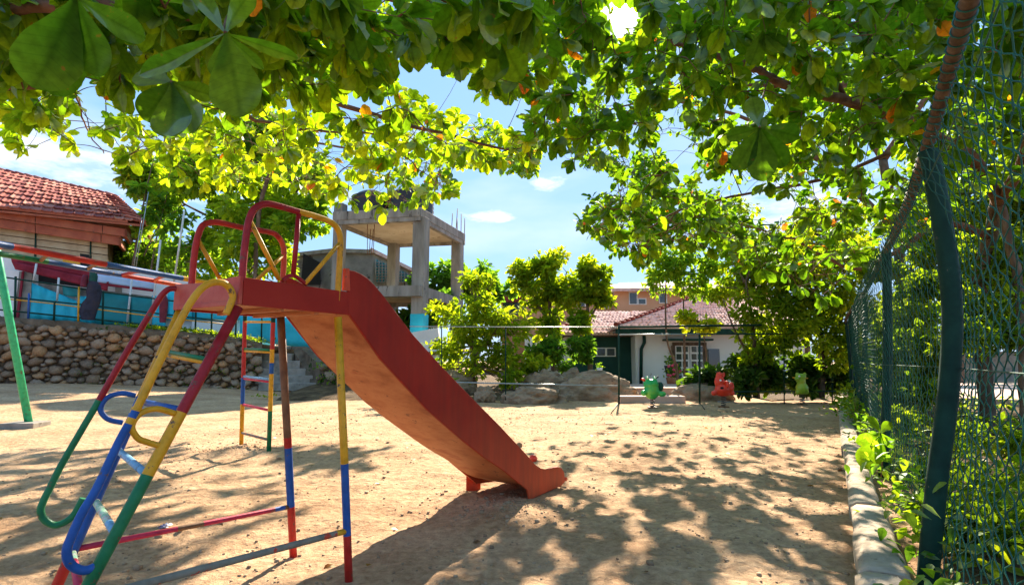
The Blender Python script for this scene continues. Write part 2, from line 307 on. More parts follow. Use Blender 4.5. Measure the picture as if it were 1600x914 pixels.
def banded(mb, pts, r, bands, n=14, caps=True):
    """bands = [(fraction_end, material index)] along the path; the paint changes colour at sharp rings"""
    pts = [Vector(p) for p in pts]; L = [0]
    for a, b in zip(pts, pts[1:]): L.append(L[-1]+(b-a).length)
    T = L[-1]; res = [pts[0]]; mis = []; cuts = [b[0]*T for b in bands]
    def midx(l):
        for c, b in zip(cuts, bands):
            if l < c: return b[1]
        return bands[-1][1]
    for i in range(len(pts)-1):
        cs = [c for c in cuts if L[i]+1e-4 < c < L[i+1]-1e-4]; last = L[i]
        for c in cs+[L[i+1]]:
            res.append(pts[i].lerp(pts[i+1], (c-L[i])/(L[i+1]-L[i]))); mis.append(midx((last+c)/2)); last = c
    mb.tube(res, r, n, mis=mis, cap=caps); return mb
def fastmesh(name, verts, quads, m_, parent=None, org=(0, 0, 0), tint=None, luv=None, smooth=True, **kw):
    me = bpy.data.meshes.new(name); nv = len(verts); nf = len(quads); w = quads.shape[1]
    me.vertices.add(nv); me.vertices.foreach_set('co', (verts-np.array(org)).astype(np.float32).ravel())
    me.loops.add(nf*w); me.loops.foreach_set('vertex_index', quads.astype(np.int32).ravel())
    me.polygons.add(nf); me.polygons.foreach_set('loop_start', np.arange(0, nf*w, w, dtype=np.int32))
    me.polygons.foreach_set('use_smooth', np.full(nf, smooth)); me.update(calc_edges=True)
    if tint is not None:
        a = me.attributes.new('tint', 'FLOAT', 'POINT'); a.data.foreach_set('value', tint.astype(np.float32))
    if luv is not None:
        a = me.attributes.new('luv', 'FLOAT_VECTOR', 'POINT'); a.data.foreach_set('vector', luv.astype(np.float32).ravel())
    me.materials.append(M[m_] if isinstance(m_, str) else m_)
    o = bpy.data.objects.new(name, me); attach(o, Vector(org), parent); return props(o, **kw)

# ------------------------------------------------------------------ numpy value noise
PERM = rng.random((256, 256))
def vnoise(x, y):
    xi = np.floor(x).astype(int); yi = np.floor(y).astype(int); fx = x-xi; fy = y-yi
    fx = fx*fx*(3-2*fx); fy = fy*fy*(3-2*fy); a = PERM[xi & 255, yi & 255]; b = PERM[(xi+1) & 255, yi & 255]; c = PERM[xi & 255, (yi+1) & 255]; d = PERM[(xi+1) & 255, (yi+1) & 255]
    return (a*(1-fx)+b*fx)*(1-fy)+(c*(1-fx)+d*fx)*fy
def fbm(x, y, o=5):
    s = 0; a = .5
    for i in range(o): s = s+a*(vnoise(x+17*i, y+31*i)-.5); a *= .5; x = x*2.03; y = y*2.03
    return s
# ------------------------------------------------------------------ ground
FD = Vector((.506, .862, 0)).normalized(); FN = Vector((FD.y, -FD.x, 0))          # run of the wire fence and its outward normal
FP0 = G(1444, 914) ; FP0.z = 0
def gz(x, y):
    s = np.clip((-x-7.5)/11, 0, 1); s = s*s*(3-2*s)*.52*np.clip((y-9)/8, 0, 1)
    near = np.clip(1-(np.hypot(x, y)-14)/20, 0, 1)
    h = s+near*(fbm(x*.55, y*.55, 3)*.07+fbm(x*3.1, y*3.1, 5)*.06+np.abs(fbm(x*8.7+3, y*8.7, 3))*.04+np.minimum(0, fbm(x*4.3+9, y*4.3, 2)+.05)*.05)
    # a low heap under the foot of the slide and small heaps near the climbing ladder
    for cx, cy, r_, a_ in ((-.05, 5.15, .42, .05), (-.5, 5.5, .3, .05), (-4.0, 8.3, .5, .05), (.9, 7.4, .5, .04), (2.5, 4.6, .5, .03)):
        h = h+a_*np.exp(-((x-cx)**2+(y-cy)**2)/(r_*r_))*(1+.5*fbm(x*9, y*9, 3))
    return h
def axis(segs):
    o = [segs[0][0]]
    for a, b, st in segs:
        k = max(1, int(round((b-a)/st))); o += list(np.linspace(a, b, k+1)[1:])
    return np.array(o)
gx = axis([(-400, -60, 34), (-60, -22, 1.2), (-22, -8, .14), (-8, -4, .05), (-4, 4, .026), (4, 12, .055), (12, 26, .3), (26, 60, 2), (60, 400, 34)])
gy = axis([(-60, -4, 7), (-4, 1.8, .4), (1.8, 6.5, .026), (6.5, 11, .05), (11, 19, .1), (19, 30, .4), (30, 60, 3), (60, 600, 45)])
X, Yg = np.meshgrid(gx, gy); Z = gz(X, Yg); nxx = len(gx); nyy = len(gy)
vv = np.stack([X.ravel(), Yg.ravel(), Z.ravel()], 1); ii = np.arange(nxx*nyy).reshape(nyy, nxx)
qq = np.stack([ii[:-1, :-1].ravel(), ii[:-1, 1:].ravel(), ii[1:, 1:].ravel(), ii[1:, :-1].ravel()], 1)
fastmesh('ground', vv, qq, 'sand', kind='structure')
def gzf(x, y): return float(gz(np.array([x]), np.array([y]))[0])

# ------------------------------------------------------------------ leaves
st = [(0, .03), (.22, .13), (.5, .26), (.78, .27), (.985, .07)]
def fine_template(droop, fold, wav):
    v = []; u = []; S = [(0, .02), (.08, .045), (.18, .10), (.3, .165), (.43, .22), (.56, .262), (.68, .28), (.79, .268), (.88, .22), (.95, .14), (1.0, .03)]
    for t, w in S:
        for s_ in (-1, -.55, 0, .55, 1):
            v.append((t, s_*w*(1+wav*math.sin(t*21+s_*2)), -droop*t*t+fold*w*2*abs(s_)**1.5+wav*.25*math.sin(t*17+s_*4)*abs(s_))); u.append((t, s_*w, 0))
    q = [(i*5+j, i*5+j+1, i*5+j+6, i*5+j+5) for i in range(len(S)-1) for j in range(4)]
    return np.array(v), np.array(q), np.array(u)
def leaf_template(droop=.25, fold=.12):
    v = []; uvt = []
    for t, w in st:
        z = -droop*t*t
        for s_ in (-1, 0, 1): v.append((t, s_*w, z + (fold*w*2.0 if s_ else 0) + (.02*math.sin(t*9) if s_ > 0 else -.02*math.sin(t*8) if s_ < 0 else 0))); uvt.append((t, s_*w, 0))
    q = []
    for i in range(len(st)-1):
        for j in (0, 1): a = i*3+j; q.append((a, a+1, a+4, a+3))
    return np.array(v), np.array(q), np.array(uvt)
LT = leaf_template(); 
ST = (np.array([(0, 0, 0), (.35, .24, .05), (.75, .2, .02), (1, 0, -.12), (.75, -.2, .02), (.35, -.24, .05)]), np.array([(0, 3, 2, 1), (0, 5, 4, 3)]), np.array([(0, 0, 0), (.35, .24, 0), (.75, .2, 0), (1, 0, 0), (.75, -.2, 0), (.35, -.24, 0)]))
def frames(d, roll):                     # (n,3) directions -> rotation matrices whose X is d and whose Z leans up, rolled
    d = d/np.linalg.norm(d, axis=1, keepdims=True); up = np.tile([0, 0, 1.], (len(d), 1)) + rng.normal(0, .35, (len(d), 3))
    y = np.cross(up, d); y /= np.linalg.norm(y, axis=1, keepdims=True)+1e-9; z = np.cross(d, y)
    c = np.cos(roll)[:, None]; s = np.sin(roll)[:, None]; y2 = y*c+z*s; z2 = -y*s+z*c
    return np.stack([d, y2, z2], 2)
def leaves_mesh(name, pos, dirs, roll, size, tint, m_, tmpl, parent=None, org=(0, 0, 0), **kw):
    tv, tq, tu = tmpl; Rm = frames(dirs, roll); n = len(pos)
    v = np.einsum('nij,kj->nki', Rm, tv)*size[:, None, None] + pos[:, None, :]
    q = tq[None]+(np.arange(n)*len(tv))[:, None, None]
    return fastmesh(name, v.reshape(-1, 3), q.reshape(-1, tq.shape[1]), m_, parent, org, np.repeat(tint, len(tv)), np.tile(tu, (n, 1)), **kw)
def inpoly(x, y, poly):
    c = False; j = len(poly)-1
    for i in range(len(poly)):
        xi, yi = poly[i]; xj, yj = poly[j]
        if (yi > y) != (yj > y) and x < (xj-xi)*(y-yi)/(yj-yi)+xi: c = not c
        j = i
    return c
exec_time_marker = None
# ================================================================== the slide
WD = Vector((-FD.y, FD.x, 0))                    # across the slide, away from the camera
A0 = G(825, 781)
def NP(px, py, t=0.0): return PL(px, py, A0+WD*t, WD)
SW = .60
slide = thing('playground_slide', Vector((A0.x-.8, A0.y-1.2, 0)), 'red metal slide with a raised deck and multicoloured pipe ladder in the foreground', 'slide')
TH = WD*-.022
nl, nr = NP(375, 477), NP(541, 492)
zb = (nl.z+nr.z)/2
def at_s(s, t=0, z=0): return Vector((A0.x, A0.y, 0))+FD*s+WD*t+Vector((0, 0, z))
s_nl = (nl-A0).dot(FD); s_nr = (nr-A0).dot(FD)
# deck: floor, side panel (near, far), end panel
ztop = (NP(375, 431).z+NP(541, 456).z)/2
MB().prism([at_s(s_nl, .0, zb), at_s(s_nr, 0, zb), at_s(s_nr, 0, ztop-.005), at_s(s_nl, 0, ztop-.005)], TH).build('side_panel', 'slide_red', slide, bevel=.004)
MB().prism([at_s(s_nl, SW, zb+.0), at_s(s_nr, SW, zb), at_s(s_nr, SW, ztop), at_s(s_nl, SW, ztop)], -TH).build('side_panel', 'slide_red', slide, bevel=.004)
ep = MB(); e0 = at_s(s_nl-.003, 0, 0)
def epz(t, z): return at_s(s_nl-.003-.0, t, z)
eps = [(-.022, 0), (.15, -.004), (.3, -.012), (.45, -.008), (SW, 0)]
ep.prism([epz(t, zb+.002) for t, _ in eps]+[epz(t, ztop+dz) for t, dz in reversed(eps)], FD*-.018)
ep.prism([at_s(s_nl-.022, .03, zb-.002), at_s(s_nl-.022, SW-.03, zb-.002), at_s(s_nl-.022, SW-.03, zb+.022), at_s(s_nl-.022, .03, zb+.022)], FD*-.006)
ep.build('end_panel', 'end_red', slide, bevel=.003)
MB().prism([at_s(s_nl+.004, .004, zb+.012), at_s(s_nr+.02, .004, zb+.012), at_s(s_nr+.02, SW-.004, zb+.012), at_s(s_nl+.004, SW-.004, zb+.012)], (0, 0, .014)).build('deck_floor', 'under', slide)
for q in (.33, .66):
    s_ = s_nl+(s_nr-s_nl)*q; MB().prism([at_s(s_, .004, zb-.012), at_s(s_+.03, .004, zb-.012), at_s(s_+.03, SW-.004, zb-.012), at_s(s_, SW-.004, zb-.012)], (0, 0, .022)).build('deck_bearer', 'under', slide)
# chute sides: the outline of the plate
top = [(541, 422.5), (551, 424), (561, 428.5), (571, 435), (581, 445), (597, 464), (615, 488), (642, 523), (681, 566), (721, 608), (777, 664), (809, 698), (826, 716.5), (833, 725), (842, 731), (851, 732.5), (860, 730), (869, 728.5), (875, 731), (878.5, 737), (879.5, 744), (880, 752)]
bot = [(874, 758.5), (850, 769), (825, 780.5), (821.5, 765), (783, 734), (753, 714), (721, 689), (665, 641), (592, 562), (544, 494), (541, 492)]
prof = [NP(*p) for p in top+bot]
def splate(t, th):
    poly = [p+WD*t for p in prof]; mb = MB(); mb.prism(poly, th); return mb
# base colour turns more orange towards the bottom, blended by height and noise
def chute_mat(name, u, l):
    m = mat(name, ((.28, .013, .008), (.35, .02, .01), (.39, .028, .014)), 2.4, .55, .08, 22, .22, chips=(.12, .03, .02), chipthr=.665, chipscale=20)
    t = m.node_tree; n = t.nodes; lk = t.links; b = n['Principled BSDF']; src = b.inputs['Base Color'].links[0].from_socket
    g = n.new('ShaderNodeNewGeometry'); s = n.new('ShaderNodeSeparateXYZ'); lk.new(g.outputs['Position'], s.inputs[0])
    nz = n.new('ShaderNodeTexNoise'); nz.inputs['Scale'].default_value = 2.2; nz.inputs['Detail'].default_value = 6; lk.new(g.outputs['Position'], nz.inputs[0])
    a = n.new('ShaderNodeMath'); a.operation = 'MULTIPLY_ADD'; lk.new(nz.outputs[0], a.inputs[0]); a.inputs[1].default_value = .7; lk.new(s.outputs[2], a.inputs[2])
    r = n.new('ShaderNodeMapRange'); lk.new(a.outputs[0], r.inputs[0]); r.inputs[1].default_value = 1.35; r.inputs[2].default_value = .45
    mm = n.new('ShaderNodeMix'); mm.data_type = 'RGBA'; lk.new(r.outputs[0], mm.inputs[0]); lk.new(src, mm.inputs[6]); mm.inputs[7].default_value = (.60, .085, .03, 1)
    st_ = n.new('ShaderNodeMapping'); st_.inputs['Scale'].default_value = (9, 9, 1.2); lk.new(g.outputs['Position'], st_.inputs[0])
    n3 = n.new('ShaderNodeTexNoise'); n3.inputs['Scale'].default_value = 1.6; n3.inputs['Detail'].default_value = 7; lk.new(st_.outputs[0], n3.inputs[0])
    r3 = n.new('ShaderNodeMapRange'); lk.new(n3.outputs[0], r3.inputs[0]); r3.inputs[1].default_value = .35; r3.inputs[2].default_value = .7; r3.inputs[3].default_value = .8; r3.inputs[4].default_value = 1.08
    m3 = n.new('ShaderNodeMix'); m3.data_type = 'RGBA'; m3.blend_type = 'MULTIPLY'; m3.inputs[0].default_value = 1; lk.new(mm.outputs[2], m3.inputs[6]); lk.new(r3.outputs[0], m3.inputs[7])
    rr = n.new('ShaderNodeMapRange'); lk.new(n3.outputs[0], rr.inputs[0]); rr.inputs[3].default_value = .42; rr.inputs[4].default_value = .7; lk.new(rr.outputs[0], b.inputs['Roughness'])
    lk.new(m3.outputs[2], b.inputs['Base Color']); return m
M['chute_side'] = chute_mat('worn_chute_side', 0, 0)
splate(0, TH*1.05).build('chute_side', 'chute_side', slide, bevel=.005)
MB().prism([NP(*p)+WD*SW for p in top]+[NP(x, y-4)+WD*SW for x, y in [(874, 756), (850, 766), (825, 771), (783, 731), (753, 711), (721, 686), (665, 638), (592, 559), (546, 494)]], -TH*1.05).build('chute_side', 'chute_side', slide, bevel=.005)
# welded joint plate standing proud at the head of the chute
MB().prism([NP(541, 422.5)+TH*1.3, NP(541, 422.5)+TH*1.3+Vector((0, 0, .008)), at_s(s_nr-.045, 0, NP(541, 421).z)+TH*1.3, at_s(s_nr-.045, 0, ztop+.002)+TH*1.3, at_s(s_nr, 0, ztop+.002)+TH*1.3], -TH*1.2).build('joint_plate', 'orange', slide)
# chute bed: a curved sheet between the sides, its underside in view
bedpx = [(541, 487), (548, 492), (592, 556), (665, 636), (721, 684), (753, 709), (783, 729), (806, 748), (822, 756), (842, 758), (862, 751), (880, 746)]
bed = [NP(*p) for p in bedpx]; bed = smooth_path(bed, 3)
mb = MB(); k = len(bed); nt_ = 8
for sgn in (0, 1):
    for i, p in enumerate(bed):
        for j in range(nt_+1):
            q = j/nt_; sag = -.012*math.sin(math.pi*q); mb.v.append(p+WD*(.003+(SW-.006)*q)+Vector((0, 0, sag+(.012 if sgn else 0))))
for sgn in (0, 1):
    o_ = sgn*k*(nt_+1)
    for i in range(k-1):
        for j in range(nt_):
            a = o_+i*(nt_+1)+j; mb.f.append([a, a+1, a+nt_+2, a+nt_+1]); mb.m.append(sgn); mb.sm.append(True)
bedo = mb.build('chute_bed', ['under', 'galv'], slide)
tip = [NP(880, 748)+WD*t for t in (-.005, SW+.005)]
MB().tube([NP(884, 748)+WD*-.012, NP(884, 748)+WD*(SW+.02)], .021, 12).build('rolled_lip', 'orange', slide)
f0 = G(733, 767); MB().prism([f0+Vector((-.03, -.02, -.03)), f0+Vector((.09, .03, -.03)), f0+Vector((.09, .03, .16)), f0+Vector((-.03, -.02, .16))], FD*.05).build('foot_block', 'orange', slide)
# posts
def post(topP, foot, bands, r=.024, nm='post'):
    mb = MB(); ft = Vector(foot)+(Vector(foot)-Vector(topP)).normalized()*.15; banded(mb, [topP, topP.lerp(ft, .5)+Vector((.004, 0, 0)), ft], r, bands); return mb.build(nm, ['yellow', 'blue', 'red', 'rust', 'green'], slide)
pn = at_s(s_nr-.045, -.002, zb+.0); pnf = G(545, 910); pn = PL(528, 495, A0, WD)
post(pn, pnf, [(.51, 0), (.755, 1), (1, 2)])
pf = PL(438.5, 495, A0+WD*SW, WD); pff = G(458, 865)
post(pf, pff, [(.46, 3), (.50, 2), (.73, 1), (1, 2)], .026)
# side ladder legs and rungs
NLt = NP(372, 480); FLt = at_s(s_nl+.02, SW-.03, zb+.03)
NB = P(157, 938, 2.31); NB.z = .32; FB = P(115, 857, 2.93)
NB = Vector((-1.765, 2.32, .33))
def ext(a, b, z): return a+(b-a)*((z-a.z)/(b.z-a.z))
NB0, FB0 = ext(NLt, NB, -.08), ext(FLt, FB, -.08)
def leg(a, b, bands, mats): return banded(MB(), [a, b], .026, bands, 16).build('ladder_leg', mats, slide)
def fr(a, b, py):                       # fraction along a line at which it crosses an image row
    lo, hi = 0, 1
    for _ in range(40):
        m_ = (lo+hi)/2
        if proj(a.lerp(b, m_))[1] < py: lo = m_
        else: hi = m_
    return lo
leg(NLt, NB0, [(fr(NLt, NB0, 644), 0), (fr(NLt, NB0, 742), 1), (1, 2)], ['dred', 'yellow', 'green'])
leg(FLt, FB0, [(fr(FLt, FB0, 620), 0), (fr(FLt, FB0, 636), 1), (fr(FLt, FB0, 646), 0), (fr(FLt, FB0, 866), 1), (1, 2)], ['yellow', 'blue', 'red'])
rung = [(562, 548, ['green', 'yellow'], 1), (641, 627, ['blue'], 0), (742, 703, ['lblue'], 0), (834, 782, ['multi', 'lblue'], 0), (935, 862, ['pink', 'multi'], 0)]
for yn, yf, ms, sp in rung:
    a = FLt.lerp(FB0, fr(FLt, FB0, yf)); b = NLt.lerp(NB0, fr(NLt, NB0, yn)); mb = MB()
    if sp: mb.tube([a, b], .012, 10, mi=0); mb.tube([a-Vector((0, 0, .018)), b-Vector((0, 0, .018))], .011, 10, mi=1)
    else: banded(mb, [a, b], .017, [(.72 if 'multi' in ms[0] else .25 if len(ms) > 1 else 1, len(ms)-1 if 'pink' in ms[0] else 0), (1, 0 if 'pink' in ms[0] else len(ms)-1)])
    mb.build('rung', ms, slide)
# handrails with hooked ends, one beside each leg
def vplane(a, b): d = Vector((b.x-a.x, b.y-a.y, 0)); return Vector((d.y, -d.x, 0)).normalized()
nN = vplane(NLt, NB0); nF = vplane(FLt, FB0)
def hp(px, py): return PL(px, py, NLt, nN)
def hf(px, py): return PL(px, py, FLt, nF)
npts = [(353, 491), (359, 478), (363.5, 464), (360, 452), (351, 443.5), (340, 441), (328, 443), (316, 450), (303, 465), (286, 493), (245, 574), (212, 642), (185, 692), (151, 763), (129, 800), (112, 837), (104.5, 858), (107, 876), (118, 887), (134, 890.5), (151, 883), (165, 868), (175, 849), (178.5, 838)]
hn = smooth_path([hp(*p) for p in npts], 5)
def fracpx(pts, py):                     # arc fraction where a path passes an image row on its long straight run
    L = [0]
    for a, b in zip(pts, pts[1:]): L.append(L[-1]+(b-a).length)
    best = min((abs(proj(p)[1]-py), i) for i, p in enumerate(pts) if .15 < L[i]/L[-1] < .88); return L[best[1]]/L[-1]
banded(MB(), hn, .0175, [(fracpx(hn, 640), 0), (fracpx(hn, 655), 1), (fracpx(hn, 662), 0), (1, 1)], 14).build('handrail', ['yellow', 'blue'], slide)
fpts = [(291, 478), (291, 468), (285.5, 458.5), (277, 452), (267, 451), (259, 455), (250, 465), (236, 488), (198, 550), (155, 625), (125, 676), (95, 728), (79, 760), (68.5, 781), (63.5, 797), (69, 811), (84, 820), (100, 816), (114, 805.5), (123.5, 790), (130, 778)]
hfp = smooth_path([hf(*p) for p in fpts], 5)
banded(MB(), hfp, .0165, [(fracpx(hfp, 626), 0), (1, 1)], 14).build('handrail', ['dred', 'green'], slide)
def loop(fn, pts, m_): MB().tube(smooth_path([fn(*p) for p in pts], 5), .0135, 12).build('handrail_brace', m_, slide)
loop(hf, [(212, 618), (190, 614.5), (168, 621), (157, 638), (164, 651), (175, 657), (192, 660)], 'blue')
loop(hp, [(273, 646), (245, 638.5), (219, 646), (206, 666), (215, 684), (230, 690.5), (249, 696)], 'yellow')
# tie bars from ladder to posts
pA = pn.lerp(pnf, fr(pn, pnf, 829)); pB = pf.lerp(pff, fr(pf, pff, 791))
NB1, FB1 = NLt.lerp(NB0, fr(NLt, NB0, 938)), FLt.lerp(FB0, fr(FLt, FB0, 858))
banded(MB(), [pA, NB1], .018, [(.06, 0), (1, 1)], 12).build('tie_bar', ['yellow', 'rgrey'], slide)
banded(MB(), [pB, FB1], .0155, [(.04, 2), (.1, 1), (.48, 0), (.6, 2), (1, 0)], 12).build('tie_bar', ['pink', 'blue', 'rust'], slide)
# guard rails
def guard(t, pts, cut, mats, r=.0185):
    p = smooth_path([NP(x, y, t) for x, y in pts], 6); L = [0]
    for a, b in zip(p, p[1:]): L.append(L[-1]+(b-a).length)
    i = min(range(len(p)), key=lambda i: abs(proj(p[i])[0]-cut)+(1000 if L[i]/L[-1] < .3 else 0)); banded(MB(), p, r, [(L[i]/L[-1], 0), (1, 1)], 14).build('guard_rail', mats, slide)
guard(-.004, [(378, 440), (380.5, 405), (384, 374), (389, 344), (397.5, 327), (411, 319.7), (427, 320), (466, 331), (496, 339), (518, 348), (528.5, 360), (532, 379), (530.5, 409), (527, 470)], 468, ['dred', 'yellow'])
guard(SW+.004, [(298.5, 452), (303, 405), (307.5, 376), (314.7, 355), (326, 348.5), (343, 348), (382, 356.5), (422, 363), (434.5, 370), (442, 383), (443.8, 401), (441, 446)], 436, ['red', 'orange'])
def bar(t, a, b, m_, r=.0125, nm='guard_brace'): MB().tube([NP(*a, t), NP(*b, t)], r, 12).build(nm, m_, slide)
bar(-.004, (467, 332), (458, 432), 'dred', .0145, 'guard_post')
MB().tube(smooth_path([NP(441, 439, -.004), NP(449, 432.5, -.004), (NP(457.5, 430.5, -.004)), NP(465, 433.5, -.004), NP(479, 445, -.004)], 4), .0115, 12).build('guard_brace', 'dred', slide)
bar(-.004, (391, 346), (437, 438), 'yellow'); bar(-.004, (531, 380), (476, 444), 'yellow')
bar(SW+.004, (309, 374), (346, 440), 'yellow'); bar(SW+.004, (443.5, 398), (402, 437), 'yellow')

# ================================================================== climbing ladder and overhead bars
mk = thing('overhead_ladder', G(378, 697), 'multicoloured overhead climbing bars with an upright end ladder behind the slide', 'climbing frame')
La, Lb = G(377, 697), G(420, 709)
La.z = Lb.z = -.05
zt = 2.33
Lat, Lbt = P(384, 457, La.y), P(428, 461, Lb.y)
Lat = Vector((P(383, 480, La.y).x, La.y, zt)); Lbt = Vector((P(427, 480, Lb.y).x, Lb.y, zt))
def mkf(a, b, py): return fr(b, a, py)
banded(MB(), [Lat, La], .032, [(fr(Lat, La, 502), 3), (fr(Lat, La, 590), 0), (fr(Lat, La, 631), 1), (1, 2)]).build('upright', ['red', 'blue', 'yellow', 'pipegreen'], mk)
banded(MB(), [Lbt, Lb], .032, [(fr(Lbt, Lb, 504), 3), (fr(Lbt, Lb, 546), 0), (fr(Lbt, Lb, 567), 2), (fr(Lbt, Lb, 584), 1), (fr(Lbt, Lb, 642), 2), (1, 4)]).build('upright', ['red', 'blue', 'yellow', 'pipegreen', 'green'], mk)
for ya, yb, m1_, m2_ in ((503, 503, 'yellow', None), (545, 547, 'green', 'yellow'), (588, 593, 'lblue', 'pink'), (632, 641, 'pink', None), (676, 687, 'rgrey', None)):
    a = Lat.lerp(La, fr(Lat, La, ya)); b = Lbt.lerp(Lb, fr(Lbt, Lb, yb)); mb = MB().tube([a, b], .019, 10)
    if m2_: mb.tube([a-Vector((0, 0, .034)), b-Vector((0, 0, .034))], .016, 10, mi=1)
    mb.build('rung', [m1_]+([m2_] if m2_ else []), mk)
R1a, R2a = P(-90, 366, 4.2), P(-90, 385, 4.9)
R1m, R2m = P(0, 382, 5.05), P(10, 398.5, 5.6)
R1 = smooth_path([R1a, R1m, P(165, 413, 6.0), P(285, 435, 6.95), Lbt], 8); R2 = smooth_path([R2a, R2m, P(85, 411, 6.1), P(190, 430, 7.0), P(290, 448, 7.9), Lat], 8)
def xf(p, x):
    L = [0]
    for a, b in zip(p, p[1:]): L.append(L[-1]+(b-a).length)
    i = min(range(len(p)), key=lambda i: abs(proj(p[i])[0]-x)); return L[i]/L[-1]
banded(MB(), R1, .032, [(xf(R1, 27), 1), (xf(R1, 165), 0), (xf(R1, 288), 1), (1, 2)]).build('top_rail', ['red', 'blue', 'yellow'], mk)
banded(MB(), R2, .030, [(xf(R2, 70), 1), (xf(R2, 190), 0), (xf(R2, 246), 2), (1, 3)]).build('top_rail', ['blue', 'green', 'red', 'orange'], mk)
for xa, xb, m_ in ((-8, 26, 'orange'), (66, 92, 'rust'), (133, 166, 'rust'), (192, 232, 'red'), (242, 272, 'orange'), (330, 345, 'yellow')):
    a = R2[min(range(len(R2)), key=lambda i: abs(proj(R2[i])[0]-xa))]; b = R1[min(range(len(R1)), key=lambda i: abs(proj(R1[i])[0]-xb))]
    MB().tube(smooth_path([a, a.lerp(b, .5)+Vector((0, 0, .03)), b], 5), .022, 10).build('overhead_rung', m_, mk)

# green swing frame leg on its concrete footing
sw = thing('swing_frame', G(45, 668), 'bright green slanting pipe leg of a swing frame standing in a concrete footing', 'swing')
MB().tube([G(46, 668)+Vector((0, 0, .02)), P(-2, 410, 10.9), P(-45, 180, 10.9)], .068, 14).build('frame_leg', 'lgreen', sw)
MB().box(G(40, 669)+Vector((-.05, .05, .04)), (.62, .5, .16), .1).build('footing', 'conc', sw, bevel=.015)
b1 = MB().tube([G(-60, 617), P(22, 616, 19.5)], .07, 10); b1 = MB().tube([P(-60, 617, 17), P(24, 616.5, 17)], .06, 10)
o = b1.build('ground_bar', 'lgreen'); props(o, 'low pale green pipe lying along the sand left of the green leg', 'pipe')

# ================================================================== spring riders
def remesh_body(name, blobs, m_, parent, vox=.022, tubes=()):
    mb = MB()
    for c, r in blobs: mb.ball(c, r, 8)
    for pts, r in tubes: mb.tube(pts, r, 10)
    o = mb.build(name, m_, parent); q = o.modifiers.new('remesh', 'REMESH'); q.mode = 'VOXEL'; q.voxel_size = vox; q.use_smooth_shade = True
    s_ = o.modifiers.new('smooth', 'SMOOTH'); s_.factor = .6; s_.iterations = 6; return o
def shrink(t, k=.9):
    t.scale = (k, k, k)
def rider_base(t, b, zs):
    mb = MB(); pts = [b+Vector((.075*math.cos(a*.5), .075*math.sin(a*.5), .03+(zs-.03)*a/60)) for a in range(61)]; mb.tube(pts, .013, 8); mb.build('spring', 'spring', t)
    MB().tube([b+Vector((0, 0, -.02)), b+Vector((0, 0, .035))], .17, 16).build('base_plate', 'rust', t)
    MB().tube([b+Vector((-.2, -.02, zs*.5)), b+Vector((.22, .02, zs*.45))], .016, 8).build('foot_bar', 'galv', t)
def V3(*a): return Vector(a)
b = G(1020, 637); s = b.y/15.5; zs = .32
t = thing('spring_rider', b, 'dark green rounded animal spring rider in front of the concrete step', 'spring rider', 'spring riders at the far side of the sand')
rider_base(t, b, zs)
o = b+V3(-.02, 0, 0)
remesh_body('body', [(o+V3(0, 0, .52), (.25, .24, .26)), (o+V3(-.02, -.02, .74), (.25, .2, .17)), (o+V3(-.02, 0, .62), (.22, .2, .2)), (o+V3(-.12, -.05, .84), .08), (o+V3(.1, -.05, .85), .08), (o+V3(-.28, -.1, .47), (.09, .12, .1)), (o+V3(.3, -.1, .44), (.14, .12, .09)), (o+V3(.0, 0, .36), (.18, .18, .08))], 'plgreen', t)
for dx in (-.14, .1):
    e = MB().ball(o+V3(dx, -.04, .93), .062, 7).build('eye', 'plgreen', t); MB().ball(o+V3(dx, -.09, .94), .03, 6).build('pupil', 'white', e)
MB().tube([o+V3(-.3, .05, .92), o+V3(-.18, .02, .84)], .035, 8).build('handle', 'plred', t)
MB().tube([o+V3(.12, .1, .9), o+V3(.26, .12, .98)], .028, 8).build('handle', 'dark', t)
MB().ball(o+V3(.3, .14, .66), (.12, .12, .17), 8).build('seat_back', 'hgreen', t); shrink(t)
b = G(1131, 636)
t = thing('spring_rider', b, 'bright red crested bird spring rider, in front of the green shrubs', 'spring rider', 'spring riders at the far side of the sand')
rider_base(t, b, .36); o = b
remesh_body('body', [(o+V3(-.03, 0, .56), (.24, .22, .2)), (o+V3(-.1, 0, .8), (.17, .15, .22)), (o+V3(-.08, 0, 1.0), (.13, .1, .1)), (o+V3(.18, 0, .6), (.16, .14, .16)), (o+V3(.28, 0, .66), (.09, .1, .15)), (o+V3(-.3, 0, .45), (.09, .12, .09)), (o+V3(.28, 0, .45), (.09, .12, .09)), (o+V3(0, 0, .42), (.25, .16, .08)), (o+V3(-.17, 0, .98), (.05, .06, .08))]
            + [(o+V3(-.16+.075*i, 0, 1.06-.015*i+.03*(i % 2)), (.035, .04, .08)) for i in range(4)], 'plred', t)
MB().ball(o+V3(.1, -.08, .72), (.07, .13, .14), 8).build('wing', 'plred', t)
MB().ball(o+V3(-.1, -.19, .62), (.06, .03, .04), 6).build('mouth', 'dark', t); MB().ball(o+V3(-.12, -.14, .86), .035, 6).build('eye', 'white', t); shrink(t)
b = G(1254, 633)
t = thing('spring_rider', b, 'lime green and yellow eared animal spring rider nearest the wire fence', 'spring rider', 'spring riders at the far side of the sand')
rider_base(t, b, .36); o = b
remesh_body('body', [(o+V3(.02, 0, .56), (.2, .2, .22)), (o+V3(0, 0, .8), (.15, .14, .16)), (o+V3(0, 0, .94), (.18, .15, .12)), (o+V3(.14, 0, 1.04), .06), (o+V3(-.12, 0, 1.04), .06), (o+V3(-.18, -.08, .88), (.08, .08, .07)), (o+V3(-.14, 0, .43), (.07, .09, .1)), (o+V3(.16, 0, .45), (.08, .1, .1))], 'pllime', t)
MB().tube([o+V3(-.28, 0, .92), o+V3(.24, 0, .9)], .02, 8).build('handle', 'yellow', t)
